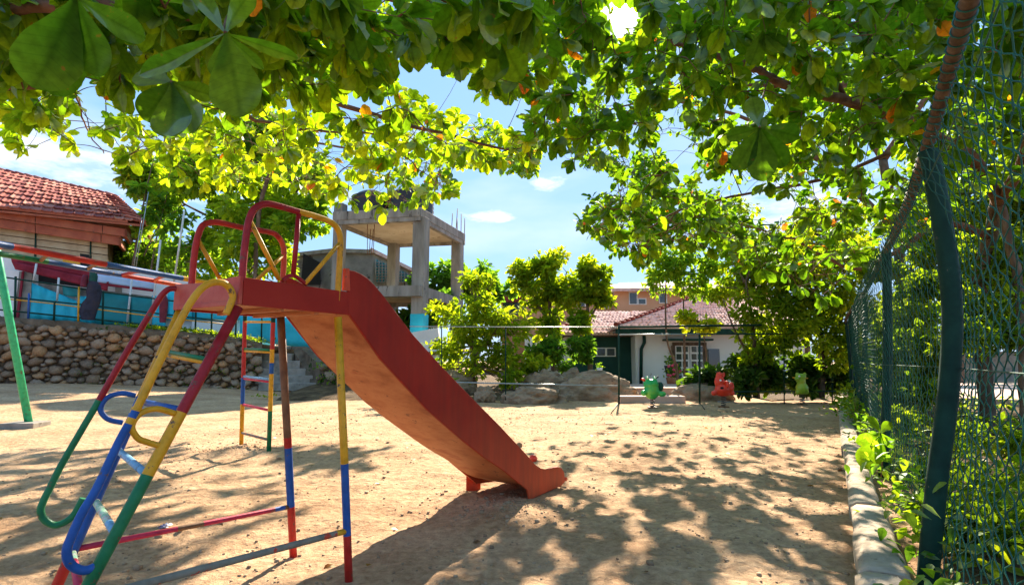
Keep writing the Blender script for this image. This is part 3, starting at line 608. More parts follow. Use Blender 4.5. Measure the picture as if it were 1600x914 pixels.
MB().ball(o+V3(-.11, -.12, .97), .035, 6).build('eye', 'white', t); shrink(t)

# small things on the sand
o = MB().ball(G(833, 722)+V3(0, .0, .045), .055, 10).build('ball', 'plred'); props(o, 'small red ball lying on the sand just behind the foot of the slide', 'ball')
def rock_mesh(c, r, seed, sub=3, amp=.28, flat=1, mb=None, pw=1.0):
    bm = bmesh.new(); bmesh.ops.create_icosphere(bm, subdivisions=sub, radius=1)
    vs = []
    for v in bm.verts:
        p = v.co.copy(); n1 = noise.fractal(p*1.1+Vector((seed*7.3, seed, 0)), 1, 2, 5); rid = abs(noise.noise(p*2.3+Vector((seed, 3, 5))))
        k = 1+amp*n1-(.12 if seed in (11, 14) else .3)*rid+.05*noise.noise(p*6+Vector((seed,1,2))); q = p*k; q.z = (abs(q.z)**pw)*(1 if q.z > 0 else -1); vs.append(Vector((q.x*r[0], q.y*r[1], q.z*r[2]))+Vector(c))
    fs = [[v.index for v in f.verts] for f in bm.faces]; bm.free(); (mb := mb or MB()).add(vs, fs, 0, True); return mb
o = rock_mesh(G(811, 699)+V3(0, 0, .03), (.055, .06, .06), 3, 2).build('rock', 'rock'); props(o, 'small brown stone on the sand behind the lower end of the slide', 'rock')
mb = MB(); c = G(258, 826)
for i in range(5):
    a = [c+V3(random.uniform(-.05, .05), random.uniform(-.05, .05), random.uniform(.005, .04)) for _ in range(7)]; mb.add(a, [(0, 1, 2), (1, 2, 3), (2, 3, 4), (3, 4, 5), (4, 5, 6)])
props(mb.build('wrapper', 'wrap'), 'crumpled white and violet snack wrapper lying on the sand behind the ladder', 'litter')

# boulders
for (cx, cy, w_, top_, Y, dep, seed, lab, pw) in (
    (930, 626, 70, 572, 19.2, .9, 11, 'largest smooth domed boulder in front of the dark green wall', 1.0),
    (832, 628, 54, 599, 17.8, .7, 12, 'long low cracked boulder left of the domed one', .8),
    (852, 600, 44, 568, 20.5, .9, 13, 'rough ridged boulder behind the low cracked one', 1.0),
    (1096, 626, 48, 592, 19.2, .7, 14, 'brown sloping boulder beside the concrete step under the shrubs', 1.0),
    (704, 606, 46, 566, 20.4, 1.0, 15, 'pale boulder at the foot of the young tree beside the slide', .9),
    (758, 617, 17, 597, 18.0, .35, 16, 'small round stone left of the low cracked boulder', 1.0),
    (895, 590, 22, 566, 21.5, .7, 19, 'grey rock peeping out behind the domed boulder', 1.0)):
    c = P(cx, cy, Y); tp = P(cx, top_, Y).z; c.z = min(c.z, .1); hz = (tp-c.z)*.8
    props(rock_mesh(Vector((c.x, c.y, c.z)), (w_*Y/F, dep, hz*1.02), seed, 5, .22, pw=pw).build('boulder', 'rock', bevel=0), lab, 'boulder', 'boulders along the edge of the sand')
# concrete step
a, b_ = G(967, 629), G(1067, 629)
props(MB().box(((a.x+b_.x)/2, a.y-.05, .07), (b_.x-a.x, .5, .3)).build('step', 'paving', bevel=.015), 'long low concrete step at the gap in the pipe fence', 'step')
a = P(1000, 612, 22); props(MB().box((a.x+1.1, 23.2, .12), (4.2, 3.4, .34)).build('path_slab', 'paving'), kind='structure')

# loose clods and pebbles: nobody could count them
n = 5200; cx = rng.uniform(-6, 6.5, n*3); cy = 2.2+rng.random(n*3)**1.7*13; keep = (np.abs(cx) < cy*1.05) & (vnoise(cx*1.3+5, cy*1.3) > rng.random(n*3)*.9); cx, cy = cx[keep][:n], cy[keep][:n]; n = len(cx)
ex = np.concatenate([-.05+rng.normal(0, .35, 260), -4.1+rng.normal(0, .4, 300), 3.3+rng.normal(0, .8, 300)]); ey = np.concatenate([5.1+rng.normal(0, .25, 260), 8.5+rng.normal(0, .22, 300), 5.2+rng.normal(0, 1.2, 300)])
cx = np.concatenate([cx, ex]); cy = np.concatenate([cy, ey]); ok = cy > 1.9; cx, cy = cx[ok], cy[ok]; n = len(cx)
sz = rng.lognormal(-4.9, .5, n).clip(.003, .026); cz = gz(cx, cy)+sz*.2
cub = np.array([(x, y, z) for z in (-1, 1) for x, y in ((-1, -1), (1, -1), (1, 1), (-1, 1))])*.7; cq = np.array([(3, 2, 1, 0), (4, 5, 6, 7), (0, 1, 5, 4), (1, 2, 6, 5), (2, 3, 7, 6), (3, 0, 4, 7)])
vv = (cub[None]*rng.uniform(.5, 1.3, (n, 8, 1)))*sz[:, None, None]*np.array([1.2, 1.2, .8])+np.stack([cx, cy, cz], 1)[:, None]
M['clod'] = mat('sand_clod', ((.2, .12, .07), (.36, .24, .14), (.46, .32, .2)), 2, .95)
fastmesh('clods', vv.reshape(-1, 3), (cq[None]+(np.arange(n)*8)[:, None, None]).reshape(-1, 4), 'clod', kind='stuff', label='loose clods and pebbles scattered over the sand', smooth=True)

# ================================================================== kerb and wire fence on the right
kb = thing('kerb', G(1338, 914), 'low rough concrete kerb running along the foot of the green wire fence', 'kerb')
K0 = G(1338, 914); kk = -1.6
while kk < 18.5:
    ln = random.uniform(1.2, 2.1); mb = MB(); sg = 14; off = random.uniform(-.012, .012); wd_ = random.uniform(.23, .27)
    hh = .15+random.uniform(-.012, .012)
    for i in range(sg+1):
        s_ = kk+(ln-.018)*i/sg; c = Vector((K0.x, K0.y, 0))+FD*s_
        jz = [float(fbm(np.array([s_*3.1+j*5]), np.array([j*2.2]), 4)[0])*.05 for j in range(6)]
        e = .012+abs(jz[5])*.9
        for (o_, z_, j) in ((-.0, -.1, 0), (-.0, hh-.035, 0), (.03+e, hh-.0, 1), (wd_*.5, hh+.004, 2), (wd_-.03, hh-.004, 3), (wd_, hh-.04, 4), (wd_, -.1, 4)):
            mb.v.append(c+FN*(o_+off+jz[j]*.8)+Vector((0, 0, z_+jz[(j+1) % 5]*.5)))
    for i in range(sg):
        for j in range(6): a = i*7+j; mb.f.append([a, a+1, a+8, a+7]); mb.m.append(0); mb.sm.append(True)
    for e in (0, sg): mb.f.append([e*7+j for j in range(7)]); mb.m.append(0); mb.sm.append(False)
    mb.build('kerb_block', 'kerb', kb); kk += ln
# posts
wf = thing('wire_fence', FP0, 'tall dark green chain-link fence on leaning pipe posts down the right side', 'fence')
def fence_pt(s, z, o=0.0): return FP0+FD*s+FN*o+Vector((0, 0, z))
p3 = G(1377, 749); p4 = G(1348, 664)
s2 = (p3-FP0).dot(FD); s3 = (p4-FP0).dot(FD)
FH = 2.62
def topz(s): return FH + .02*math.sin(s*1.7)
near_pts = [FP0-Vector((0, 0, .1)), P(1463, 760, FP0.y), P(1481, 620, FP0.y), P(1488, 500, FP0.y), P(1480, 400, FP0.y), P(1462, 290, FP0.y), P(1450, 236, FP0.y)]
MB().tube(smooth_path(near_pts, 6), .056, 20).build('post', 'pipegreen', wf)
for s_, tp, bt, r_ in ((s2, (1385, 393), None, .05), (s3, (1352, 456), None, .05), (s3+3.1, (1335, 484), None, .05), (s3+5.4, None, None, .045), (s3+8.3, None, None, .045)):
    b_ = fence_pt(s_, -.1)
    t_ = P(tp[0], tp[1], b_.y) if tp else fence_pt(s_, FH)
    if tp: t_ = Vector((b_.x+(t_.x-b_.x)*1.0, b_.y, max(2.3, min(2.75, t_.z))))
    MB().tube(smooth_path([b_, b_.lerp(t_, .5)+FN*.03, t_], 5), r_, 16).build('post', 'pipegreen', wf)
# top rail, a pale pole wrapped with ties
rp = [P(1600, -330, 1.2), P(1515, 0, FP0.y*.60), P(1483, 110, FP0.y*.8), P(1450, 225, FP0.y), P(1418, 320, FP0.y*1.38), P(1384, 393, p3.y), P(1350, 458, p4.y), fence_pt(s3+3.1, FH-.1), fence_pt(s3+8.3, FH-.1)]
rp = smooth_path(rp, 8); MB().tube(rp, [.036]*len(rp), 14).build('top_rail', 'bark', wf)
mb = MB(); L = 0; nxt = 0
for a, b_ in zip(rp, rp[1:]):
    d = (b_-a); Ld = d.length; 
    while nxt < L+Ld and nxt < 12:
        c = a+d*((nxt-L)/Ld); u = d.normalized().cross(Vector((0, 0, 1))).normalized(); w = u.cross(d.normalized()); sk = d.normalized()
        mb.tube([c+(u*math.cos(q)+w*math.sin(q))*.0405+sk*.02*math.sin(q) for q in np.linspace(0, 2*math.pi, 11)], .004, 5); nxt += random.uniform(.07, .13)
    L += Ld
mb.build('wire_tie', 'wire', wf, kind='stuff')
# the net: each wire runs down in a zigzag and hooks its neighbours
def rail_off(s):                        # the net bulges with the bowed post and with hands and weather
    return .03*math.sin(s*.9+1)+.015*math.sin(s*2.7)
cw, chh = .09, .051; verts = []; quads = []
s_ = -2.6; wi = 0; nb = 0
base_ang = np.array([0, 2*math.pi/3, 4*math.pi/3])
allv = []; allq = []
while s_ < 15.8:
    nz_ = int(2.58/chh)+1; far = s_ > 6
    z = np.linspace(.03, 2.6, nz_); k = np.arange(nz_)
    jx = (vnoise(np.full(nz_, s_*2.1), z*2.6)-.5)*.09+(vnoise(np.full(nz_, s_*7.7+40), z*9)-.5)*.028
    jo = (vnoise(np.full(nz_, s_*.9+11), z*1.2)-.5)*.10*np.sin(np.pi*np.clip(z/2.6,0,1))
    bow = np.interp(z, [0, .6, 1.1, 1.6, 2.0, 2.3, 2.6], [0, .1, .18, .24, .25, .2, .1])*np.exp(-(s_/3.0)**2)
    ss = s_+jx+np.where((k+wi) % 2, cw*.5, -cw*.5)*1.0
    oo = .07+jo*.5+bow+.006*np.where(k % 2, 1, -1)+rail_off(s_)*np.sin(np.pi*z/2.6)
    ztr = z*(1+(vnoise(np.full(nz_, s_*1.3+70), z*2)-.5)*.03)
    pts = np.stack([FP0.x+FD.x*ss+FN.x*oo, FP0.y+FD.y*ss+FN.y*oo, ztr], 1)
    # rounded bends: insert points near each corner
    if not far:
        a = pts[:-1]*.82+pts[1:]*.18; b_ = pts[:-1]*.18+pts[1:]*.82; pts = np.stack([a, b_], 1).reshape(-1, 3)
    r_ = .0031 if not far else .0042; m_ = len(pts)
    fd = np.array(FD); fn = np.array(FN)
    tg = np.gradient(pts, axis=0); tg /= np.linalg.norm(tg, axis=1, keepdims=True)
    u = np.cross(tg, fn); u /= np.linalg.norm(u, axis=1, keepdims=True); w = np.cross(tg, u); na = 5 if s_ < 3 else 3
    an = np.arange(na)*2*math.pi/na
    v = pts[:, None]+r_*(u[:, None]*np.cos(an)[None, :, None]+w[:, None]*np.sin(an)[None, :, None])
    i_ = np.arange(m_-1)[:, None]*na+np.arange(na)[None]; j_ = np.arange(m_-1)[:, None]*na+(np.arange(na)[None]+1) % na
    allq.append(np.stack([i_, j_, j_+na, i_+na], 2).reshape(-1, 4)+nb); allv.append(v.reshape(-1, 3)); nb += m_*na
    s_ += cw; wi += 1
fastmesh('wire_mesh', np.concatenate(allv), np.concatenate(allq), 'wire', wf, tuple(FP0), kind='stuff')
mb = MB()
for zz in (.06, 1.3, 2.5):
    mb.tube([fence_pt(q, zz, rail_off(q)*math.sin(math.pi*zz/2.6)+float(np.interp(zz, [0, .6, 1.1, 1.6, 2.0, 2.3, 2.6], [0, .1, .18, .24, .25, .2, .1]))*math.exp(-(q/3.0)**2)+.07) for q in np.linspace(-2.6, 15.8, 70)], .0035, 5)
mb.build('line_wire', 'wire', wf)

# soil and paving beyond the fence
mb = MB(); nseg = 90
gsv = []; 
sx = np.linspace(-4, 24, 150); ox = np.concatenate([np.linspace(.10, 5, 70), np.linspace(5.4, 26, 20)])
SS, OO = np.meshgrid(sx, ox); XX = FP0.x+FD.x*SS+FN.x*OO; YY = FP0.y+FD.y*SS+FN.y*OO; ZZ = .06+fbm(XX*2.2, YY*2.2, 5)*.12+np.minimum(OO*.02, .12)
ZZ = np.maximum(ZZ, gz(XX, YY)+.02); ZZ[0] = -.05
ii = np.arange(SS.size).reshape(SS.shape)
fastmesh('garden_soil', np.stack([XX.ravel(), YY.ravel(), ZZ.ravel()], 1), np.stack([ii[:-1, :-1].ravel(), ii[:-1, 1:].ravel(), ii[1:, 1:].ravel(), ii[1:, :-1].ravel()], 1), 'soil', kind='structure')
a = G(1440, 626, .28); b_ = G(1700, 626, .28); c = G(1700, 596, .28); d = G(1440, 596, .28)
MB().prism([G(1400, 618, .3), G(1750, 630, .3), G(1750, 590, .3), G(1400, 590, .3)], (0, 0, -.2)).build('paved_path', 'paving', kind='structure')
a = P(1530, 592, 24); props(MB().box((a.x+4, 28, 1.0), (12, .2, 1.6)).build('boundary_wall', 'conc'), 'low grey wall beyond the paved path behind the fence on the right', 'wall')

# ================================================================== pipe fence along the back
pfz = 17.4
bf = thing('pipe_fence', G(967, 629), 'thin dark green pipe and wire fence along the back of the playground', 'fence')
for x, y0, y1, Y in ((690, 511, 618, 17.6), (790, 511, 600, 17.6), (967, 507, 629, 17.4), (1093, 520, 629, 17.4), (1225, 525, 627, 17.4), (1300, 525, 625, 17.4)):
    t_, b_ = P(x, y0, Y), P(x, y1, Y); b_.z = min(b_.z, -.05)
    MB().tube([b_, t_], .03 if x in (967, 1093) else .018, 10).build('post', 'pipegreen', bf)
for pts, r_, m_ in (((P(640, 510, 17.6), P(790, 511, 17.6), P(967, 511, 17.4)), .015, 'galv'), ((P(967, 511, 17.4), P(1100, 509, 17.4), P(1190, 508, 17.4)), .034, 'pipegreen'), ((P(967, 523, 17.38), P(1093, 522, 17.38)), .026, 'galv'), ((P(1093, 522, 17.38), P(1330, 521, 17.38)), .024, 'pipegreen'), ((P(700, 597, 17.6), P(830, 600, 17.6), P(965, 603, 17.4)), .022, 'galv'), ((P(1145, 612, 17.4), P(1320, 611, 17.4)), .022, 'pipegreen'), ((P(1145, 615, 17.38), P(1205, 626, 17.38), P(1240, 624, 17.38)), .018, 'pipegreen')):
    MB().tube(pts, r_, 8).build('rail', m_, bf)
MB().tube([P(967, 628, 17.4), G(955, 646)+V3(0, 0, .01)], .012, 6).build('stay_wire', 'pipegreen', bf)
MB().tube([P(1093, 628, 17.4), G(1101, 640)+V3(0, 0, .01)], .012, 6).build('stay_wire', 'pipegreen', bf)
# ================================================================== stone retaining wall on the left
WA, WB = P(-130, 492, 18.9), P(410, 536, 23.7); WA.z = WB.z = 0
wdir = (WB-WA).normalized(); wn = Vector((wdir.y, -wdir.x, 0))          # wn points at the camera
wlen = (WB-WA).length
TOPPX = [(-130, 486), (0, 494), (100, 502), (190, 510), (280, 518), (350, 524), (410, 536)]
tops = []
for x, y in TOPPX:
    q = PL(x, y, WA, wn); tops.append(((q-WA).dot(wdir), q.z))
def wtop(s): return float(np.interp(s, [a for a, _ in tops], [b for _, b in tops]))
wallt = thing('retaining_wall', WA.lerp(WB, .5), 'rubble stone retaining wall of rounded brown boulders left of the steps', 'wall')
mb = MB(); kx, kz = 60, 9
for i in range(kx+1):
    s_ = wlen*i/kx; zt_ = wtop(s_)
    for j in range(kz+1):
        z = -.3+(zt_+.3)*j/kz; mb.v.append(WA+wdir*s_+Vector((0, 0, z))-wn*(.03+.05*random.random()))
for i in range(kx):
    for j in range(kz): a = i*(kz+1)+j; mb.f.append([a, a+1, a+kz+2, a+kz+1]); mb.m.append(0); mb.sm.append(True)
mb.build('mortar_face', 'mortar', wallt)
mb = MB()
for i in range(kx+1):
    s_ = wlen*i/kx; zt_ = wtop(s_)+random.uniform(-.04, .04)
    for (o_, z) in ((.02, zt_-.3), (.07, zt_-.05), (-.1, zt_+.01), (-.5, zt_+.02)): mb.v.append(WA+wdir*s_+wn*(o_+random.uniform(-.03, .03))+Vector((0, 0, z)))
for i in range(kx):
    for j in range(3): a = i*4+j; mb.f.append([a, a+1, a+5, a+4]); mb.m.append(0); mb.sm.append(True)
mb.build('wall_cap', 'mortar', wallt)
stone_me = []
for v in range(7):
    m_ = rock_mesh((0, 0, 0), (1, 1, 1), 30+v, 2, .5); me = bpy.data.meshes.new('stone'); me.from_pydata(m_.v, [], m_.f); me.polygons.foreach_set('use_smooth', [True]*len(me.polygons)); me.update(); stone_me.append(me)
stone_vars = []
for v in range(7):
    for c in range(4): me = stone_me[v].copy(); me.materials.append(M['stone%d' % c]); stone_vars.append(me)
ang = math.atan2(wdir.y, wdir.x)
placed = []; S0 = (PL(-12, 540, WA, wn)-WA).dot(wdir)
def add_stone(o3, w_, h_, d_, parent, rz):
    o = bpy.data.objects.new('stone', random.choice(stone_vars)); attach(o, o3, parent); o.rotation_euler = (0, random.uniform(-.25, .25), rz); o.scale = (w_, d_, h_); return o
for rad in [.24]*90+[.2]*500+[.165]*1500+[.13]*3000+[.095]*4500:
    s_ = random.uniform(S0, wlen-.05); h_ = rad*random.uniform(.62, .85); z = random.uniform(-.0, wtop(s_)-h_-.12)
    if z < h_*.5: z = h_*.6
    if all(((s_-a)/(rad+b)*1.0)**2+((z-c)/(h_+d))**2 > .78 for a, c, b, d in placed):
        placed.append((s_, z, rad, h_))
for i, (s_, z, r_, h_) in enumerate(sorted(placed, key=lambda t: -t[2])[:300]):
    add_stone(WA+wdir*s_+Vector((0, 0, z))+wn*(.0), r_*1.13, h_*1.13, .17+r_*.25, wallt, ang)
mb = MB()
for (s_, z, r_, h_) in sorted(placed, key=lambda t: -t[2])[300:]:
    rock_mesh(WA+wdir*s_+Vector((0, 0, z)), (r_*1.1, .16, h_*1.1), s_, 1, .2, mb=mb)
mb.v and mb.build('small_stones', 'stone1', wallt, kind='stuff'); print('STONES', len(placed))
# moss and weeds on the wall
def weeds(name, pts, n, spread, size, m_, parent=None, org=(0, 0, 0), up=.8, **kw):
    pts = np.array([tuple(p) for p in pts]); c = pts[rng.integers(0, len(pts), n)]+rng.normal(0, 1, (n, 3))*np.array(spread)
    d = rng.normal(0, 1, (n, 3)); d[:, 2] = np.abs(d[:, 2])*up+.1
    return leaves_mesh(name, c, d, rng.uniform(-.6, .6, n), rng.uniform(.5, 1.3, n)*size, rng.random(n)*.9, m_, ST, parent, org, **kw)
wp = [WA+wdir*random.uniform(4, wlen)+wn*.08+Vector((0, 0, random.choice([.05, .05, .1, random.random()*2]))) for _ in range(46)]
weeds('weeds', wp, 1500, (.16, .05, .07), .09, 'leaf_g', kind='stuff', label='small weeds growing from the stone wall and along its foot')
wp = [WA+wdir*s_-wn*.25+Vector((0, 0, wtop(s_)+.04)) for s_ in np.linspace(6, wlen, 40)]
weeds('weeds', wp, 1500, (.3, .15, .05), .12, 'leaf_y', kind='stuff', label='yellow green weeds along the top of the stone wall')
wp = [G(random.uniform(270, 690), random.uniform(612, 622)) for _ in range(22)]+[G(random.uniform(0, 260), random.uniform(606, 616)) for _ in range(10)]
weeds('weeds', wp, 420, (.12, .1, .02), .11, 'leaf_y', kind='stuff', label='tufts of weeds on the sand at the foot of the wall')

# steps
stp = thing('steps', P(455, 610, 23), 'worn grey concrete steps rising through the gap in the stone wall', 'steps')
for i, (xr, y) in enumerate(((499, 598), (489, 586.5), (478, 575.5), (469, 563.5), (456, 552), (450, 541))):
    Y = 23.0+.34*i; a, b_ = P(404, y, Y), P(xr, y, Y); z = a.z
    MB().prism([Vector((a.x, Y, z)), Vector((b_.x, Y, z)), Vector((b_.x, Y+2.2-.3*i, z)), Vector((a.x, Y+2.2-.3*i, z))], (0, 0, -.34)).build('step', 'conc', stp, bevel=.02)
# wall right of the steps
w2 = thing('retaining_wall', P(540, 610, 23.3), 'low overgrown stone wall right of the steps, behind the slide chute', 'wall')
C = [P(500, 600, 22.6), P(560, 600, 22.4), P(660, 600, 22.2)]
for c in C: c.z = -.1
mb = MB(); mb.prism([C[0], C[2], Vector((C[2].x, C[2].y, 1.0)), Vector((C[1].x, C[1].y, 1.5)), Vector((C[0].x, C[0].y, 1.1))], (0, .5, 0)); mb.build('mortar_face', 'mortar', w2)
mb = MB().prism([P(455, 541, 24.9)-V3(0, 0, 1.8), C[0], C[0]+V3(0, 0, 1.2), P(470, 543, 24.8), P(455, 541, 24.9)], (.5, .2, 0)); mb.build('flank', 'mortar', w2)
pl = []
for _ in range(1500):
    s_ = random.random(); r_ = random.choice([.3, .22, .15]); h_ = r_*.75; z = random.uniform(.1, 1.2)
    x = C[0].x+(C[2].x-C[0].x)*s_
    if all(((x-a)/(r_+b))**2+((z-c)/(h_+d))**2 > 1 for a, c, b, d in pl): pl.append((x, z, r_, h_))
for x, z, r_, h_ in pl[:90]: add_stone(Vector((x, 22.55-.4*(x-C[0].x)/(C[2].x-C[0].x), z)), r_, h_, .2, w2, 0)
wp = [P(x, random.uniform(560, 606), 22.1) for x in range(505, 680, 5)]
weeds('vines', wp, 1300, (.25, .1, .15), .12, 'leaf_g', kind='stuff', label='dry vines and weeds hanging over the stone wall right of the steps')
# terrace behind the wall
T = [WA+Vector((0, 0, wtop(0)))-wn*.3, WB+Vector((0, 0, wtop(wlen)-.05))-wn*.3, P(520, 556, 25.6), P(700, 548, 27), P(700, 548, 27)+V3(0, 26, .6), WA+V3(-6, 26, 3)]
MB().prism(T, (0, 0, -.15)).build('terrace', 'soil', kind='structure')

# ------------------------------------------------------------------ railing on the wall
rl = thing('railing', PL(150, 508, WA, wn), 'thin pipe railing with green and ochre rails standing on the stone wall', 'railing')
WR = WA-wn*.22
def RP(x, y): return PL(x, y, WR, wn)
for pts, m_, r_ in ((((-60, 424), (5, 433), (75, 443), (150, 455), (220, 464), (300, 474), (360, 480)), 'pipegreen', .03), (((-60, 456), (8, 463), (80, 471), (150, 478), (230, 488), (300, 496), (360, 503)), 'pipegreen', .03), (((-60, 460), (10, 467), (80, 474), (150, 483), (230, 493), (300, 501), (350, 506)), 'yellow', .024), (((-60, 478), (10, 485), (150, 499), (280, 513), (350, 521), (400, 528)), 'pipegreen', .03)):
    MB().tube([RP(*p) for p in pts], r_, 8).build('rail', m_, rl)
for x, y0, y1, m_ in ((23, 432, 496, 'pipegreen'), (44, 458, 499, 'blue'), (84, 470, 503, 'pipegreen'), (122, 448, 505, 'yellow'), (160, 455, 510, 'pipegreen'), (305, 474, 520, 'pipegreen'), (330, 477, 523, 'pipegreen'), (272, 466, 516, 'pipegreen'), (368, 480, 528, 'pipegreen'), (408, 488, 536, 'pipegreen'), (-20, 428, 494, 'pipegreen')):
    MB().tube([RP(x+1.5, y0), RP(x, y1+3)], .036, 8).build('post', m_, rl)
for x0, y0, x1, y1, lab in ((57, 412, 52, 442, 'short leaning white pole left of the turquoise sheet'), (92, 434, 89, 470, 'short white pole standing before the turquoise sheet'), (206, 436, 198, 512, 'white pole between the teal sheets'), (251, 375, 234, 516, 'tall white pole rising above the railing'), (232, 300, 212, 420, 'tall thin pale pole left of the white one, by the tree'), (288, 330, 272, 440, 'thin pale pole behind the red guard rail'), (222, 340, 208, 425, 'thin grey pole nearest the tiled roof')):
    Y = 23.2 if y1 > 430 else 27
    props(MB().tube([P(x0, y0, Y), P(x1, y1, Y)], .04 if y1 > 430 else .022, 8).build('pole', 'metalw' if y1 > 430 else 'galv'), lab, 'pole')

# ------------------------------------------------------------------ low shed with turquoise sheets
Ys = 24.6
def quad(pts, Ys_, th=.1):
    p = [P(x, y, Y) for (x, y), Y in zip(pts, Ys_)]; nn = (p[1]-p[0]).cross(p[2]-p[0]).normalized(); nn = nn if nn.y > 0 else -nn; return MB().prism(p, nn*th)
def fy(x): return 23.6+x/280*2.4
def facade(pts, off=0, th=.1): return quad(pts, [fy(x)+off for x, _ in pts], th)
sh = thing('shed', P(150, 505, 25), 'low shed with maroon awning and turquoise sheet walls on the terrace', 'shed')
facade([(-40, 396), (430, 452), (430, 570), (-40, 520)], .5, .3).build('back_wall', 'white', sh)
facade([(60, 418), (285, 452), (285, 468), (60, 440)], .40, .05).build('opening', 'dark', sh)
facade([(300, 452), (420, 462), (420, 480), (300, 472)], .40, .05).build('opening', 'dark', sh)
facade([(60, 441), (285, 469), (285, 482), (60, 456)], .36, .05).build('band', 'conc', sh)
facade([(180, 432), (190, 434), (190, 470), (180, 468)], .30, .1).build('pillar', 'conc', sh)
facade([(31, 424), (50, 426), (46, 500), (26, 498)], .1, .3).build('pillar', 'conc', sh)
facade([(34, 424), (37, 424), (28, 500), (24, 500)], .0, .1).build('edge_strip', 'awning', sh)
facade([(0, 420), (30, 424), (22, 496), (-30, 492)], .25, .1).build('side_wall', 'white', sh)
def wavy(pts, m_, name, nm=12, off=.0, amp=.06):
    (x0, y0), (x1, y1), (x2, y2), (x3, y3) = pts; mb = MB()
    for i in range(nm+1):
        u = i/nm
        for j in range(5):
            v = j/4; x = (x0+(x1-x0)*u)*(1-v)+(x3+(x2-x3)*u)*v; y = (y0+(y1-y0)*u)*(1-v)+(y3+(y2-y3)*u)*v
            mb.v.append(P(x, y, fy(x)+off+amp*math.sin(u*23+v*2)+amp*random.uniform(-.4, .4)))
    for i in range(nm):
        for j in range(4): a = i*5+j; mb.f.append([a, a+1, a+6, a+5]); mb.m.append(0); mb.sm.append(True)
    o = mb.build(name, m_, sh); q = o.modifiers.new('solid', 'SOLIDIFY'); q.thickness = .02; return o
wavy([(47, 441), (120, 470), (122, 502), (43, 500)], 'cyan', 'sheet_panel', off=.12)
wavy([(120, 462), (150, 464), (150, 506), (122, 502)], 'cyan', 'sheet_panel', 6, .14)
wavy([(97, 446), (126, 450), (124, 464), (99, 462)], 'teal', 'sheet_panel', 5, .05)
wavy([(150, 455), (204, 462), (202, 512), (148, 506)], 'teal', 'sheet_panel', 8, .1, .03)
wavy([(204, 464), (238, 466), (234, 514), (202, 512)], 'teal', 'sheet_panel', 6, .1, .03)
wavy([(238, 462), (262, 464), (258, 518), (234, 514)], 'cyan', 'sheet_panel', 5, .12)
wavy([(262, 455), (300, 458), (300, 500), (260, 500)], 'cyan', 'sheet_panel', 6, .12, .04)
wavy([(300, 476), (420, 488), (430, 500), (300, 500)], 'cyan', 'sheet_panel', 8, .12, .04)
facade([(300, 500), (360, 505), (360, 530), (300, 524)], .1, .1).build('band', 'white', sh)
wavy([(375, 493), (540, 500), (560, 556), (375, 530)], 'cyan', 'sheet_panel', 14, -.6, .04)
wavy([(18, 408), (170, 440), (168, 455), (24, 421)], 'awning', 'awning', 20, -.25, .05)
wavy([(16, 398), (172, 428), (170, 440), (18, 408)], 'awning', 'awning', 12, -.05, .02)
wavy([(152, 428), (240, 441), (240, 452), (152, 441)], 'sheet', 'canopy_sheet', 9, -.3, .04)
wavy([(152, 441), (240, 452), (240, 456), (152, 445)], 'awning', 'canopy_edge', 9, -.3, .02)
facade([(98, 405), (125, 409), (125, 415), (98, 411)], -.3, .05).build('yellow_panel', 'yellow', sh)
facade([(125, 396), (140, 398), (140, 416), (125, 414)], -.1, .3).build('chimney_box', 'dark', sh)
# clothes hung on the railing
def garment(pts, m_, lab, Yo=0):
    mb = MB(); n = 8
    for i in range(len(pts)):
        x, y, w_ = pts[i]
        for j in range(n):
            a = 2*math.pi*j/n; c = RP(x, y); r_ = w_*23/F*(1+.2*math.sin(3*a+i)); mb.v.append(c+wdir*r_*math.cos(a)-wn*(.1*math.sin(a)*1.3-.0)+wn*.06)
    for i in range(len(pts)-1):
        for j in range(n): a = i*n+j; b_ = i*n+(j+1) % n; mb.f.append([a, b_, b_+n, a+n]); mb.m.append(0); mb.sm.append(True)
    mb.f.append(list(range(n))); mb.m.append(0); mb.sm.append(False)
    return props(mb.build('hanging_clothes', m_), lab, 'clothes')
garment([(146, 440, 5), (146, 446, 8), (146, 456, 9), (147, 466, 9), (144, 476, 11), (140, 488, 10), (139, 500, 8)], 'cloth', 'dark navy and black clothes hanging on the railing before the teal sheet')
garment([(146, 425, 4), (146, 432, 5), (145, 440, 5)], 'hgreen', 'small dark green cloth on top of the hanging dark clothes')
garment([(134, 430, 3), (132, 438, 4), (131, 448, 4)], 'cloth2', 'small red cloth hanging left of the dark clothes')
garment([(257, 462, 3), (256, 470, 5), (255, 480, 5.5), (255, 492, 5), (255, 504, 4)], 'cloth2', 'long maroon cloth hanging on the railing behind the red handrail')

# ------------------------------------------------------------------ upper building with the tiled roof
ub = thing('tiled_building', P(60, 440, 27), 'cream boarded building with red clay tiled roof at the upper left', 'building')
EA, EB = P(-140, 302, 24.0), P(224, 352, 28.4)        # eave line
EA.z = EB.z
bd = (EB-EA).normalized(); bn = Vector((bd.y, -bd.x, 0))   # bn faces the camera
def BP(x, y, off=0): return PL(x, y, EA-bn*off, bn)
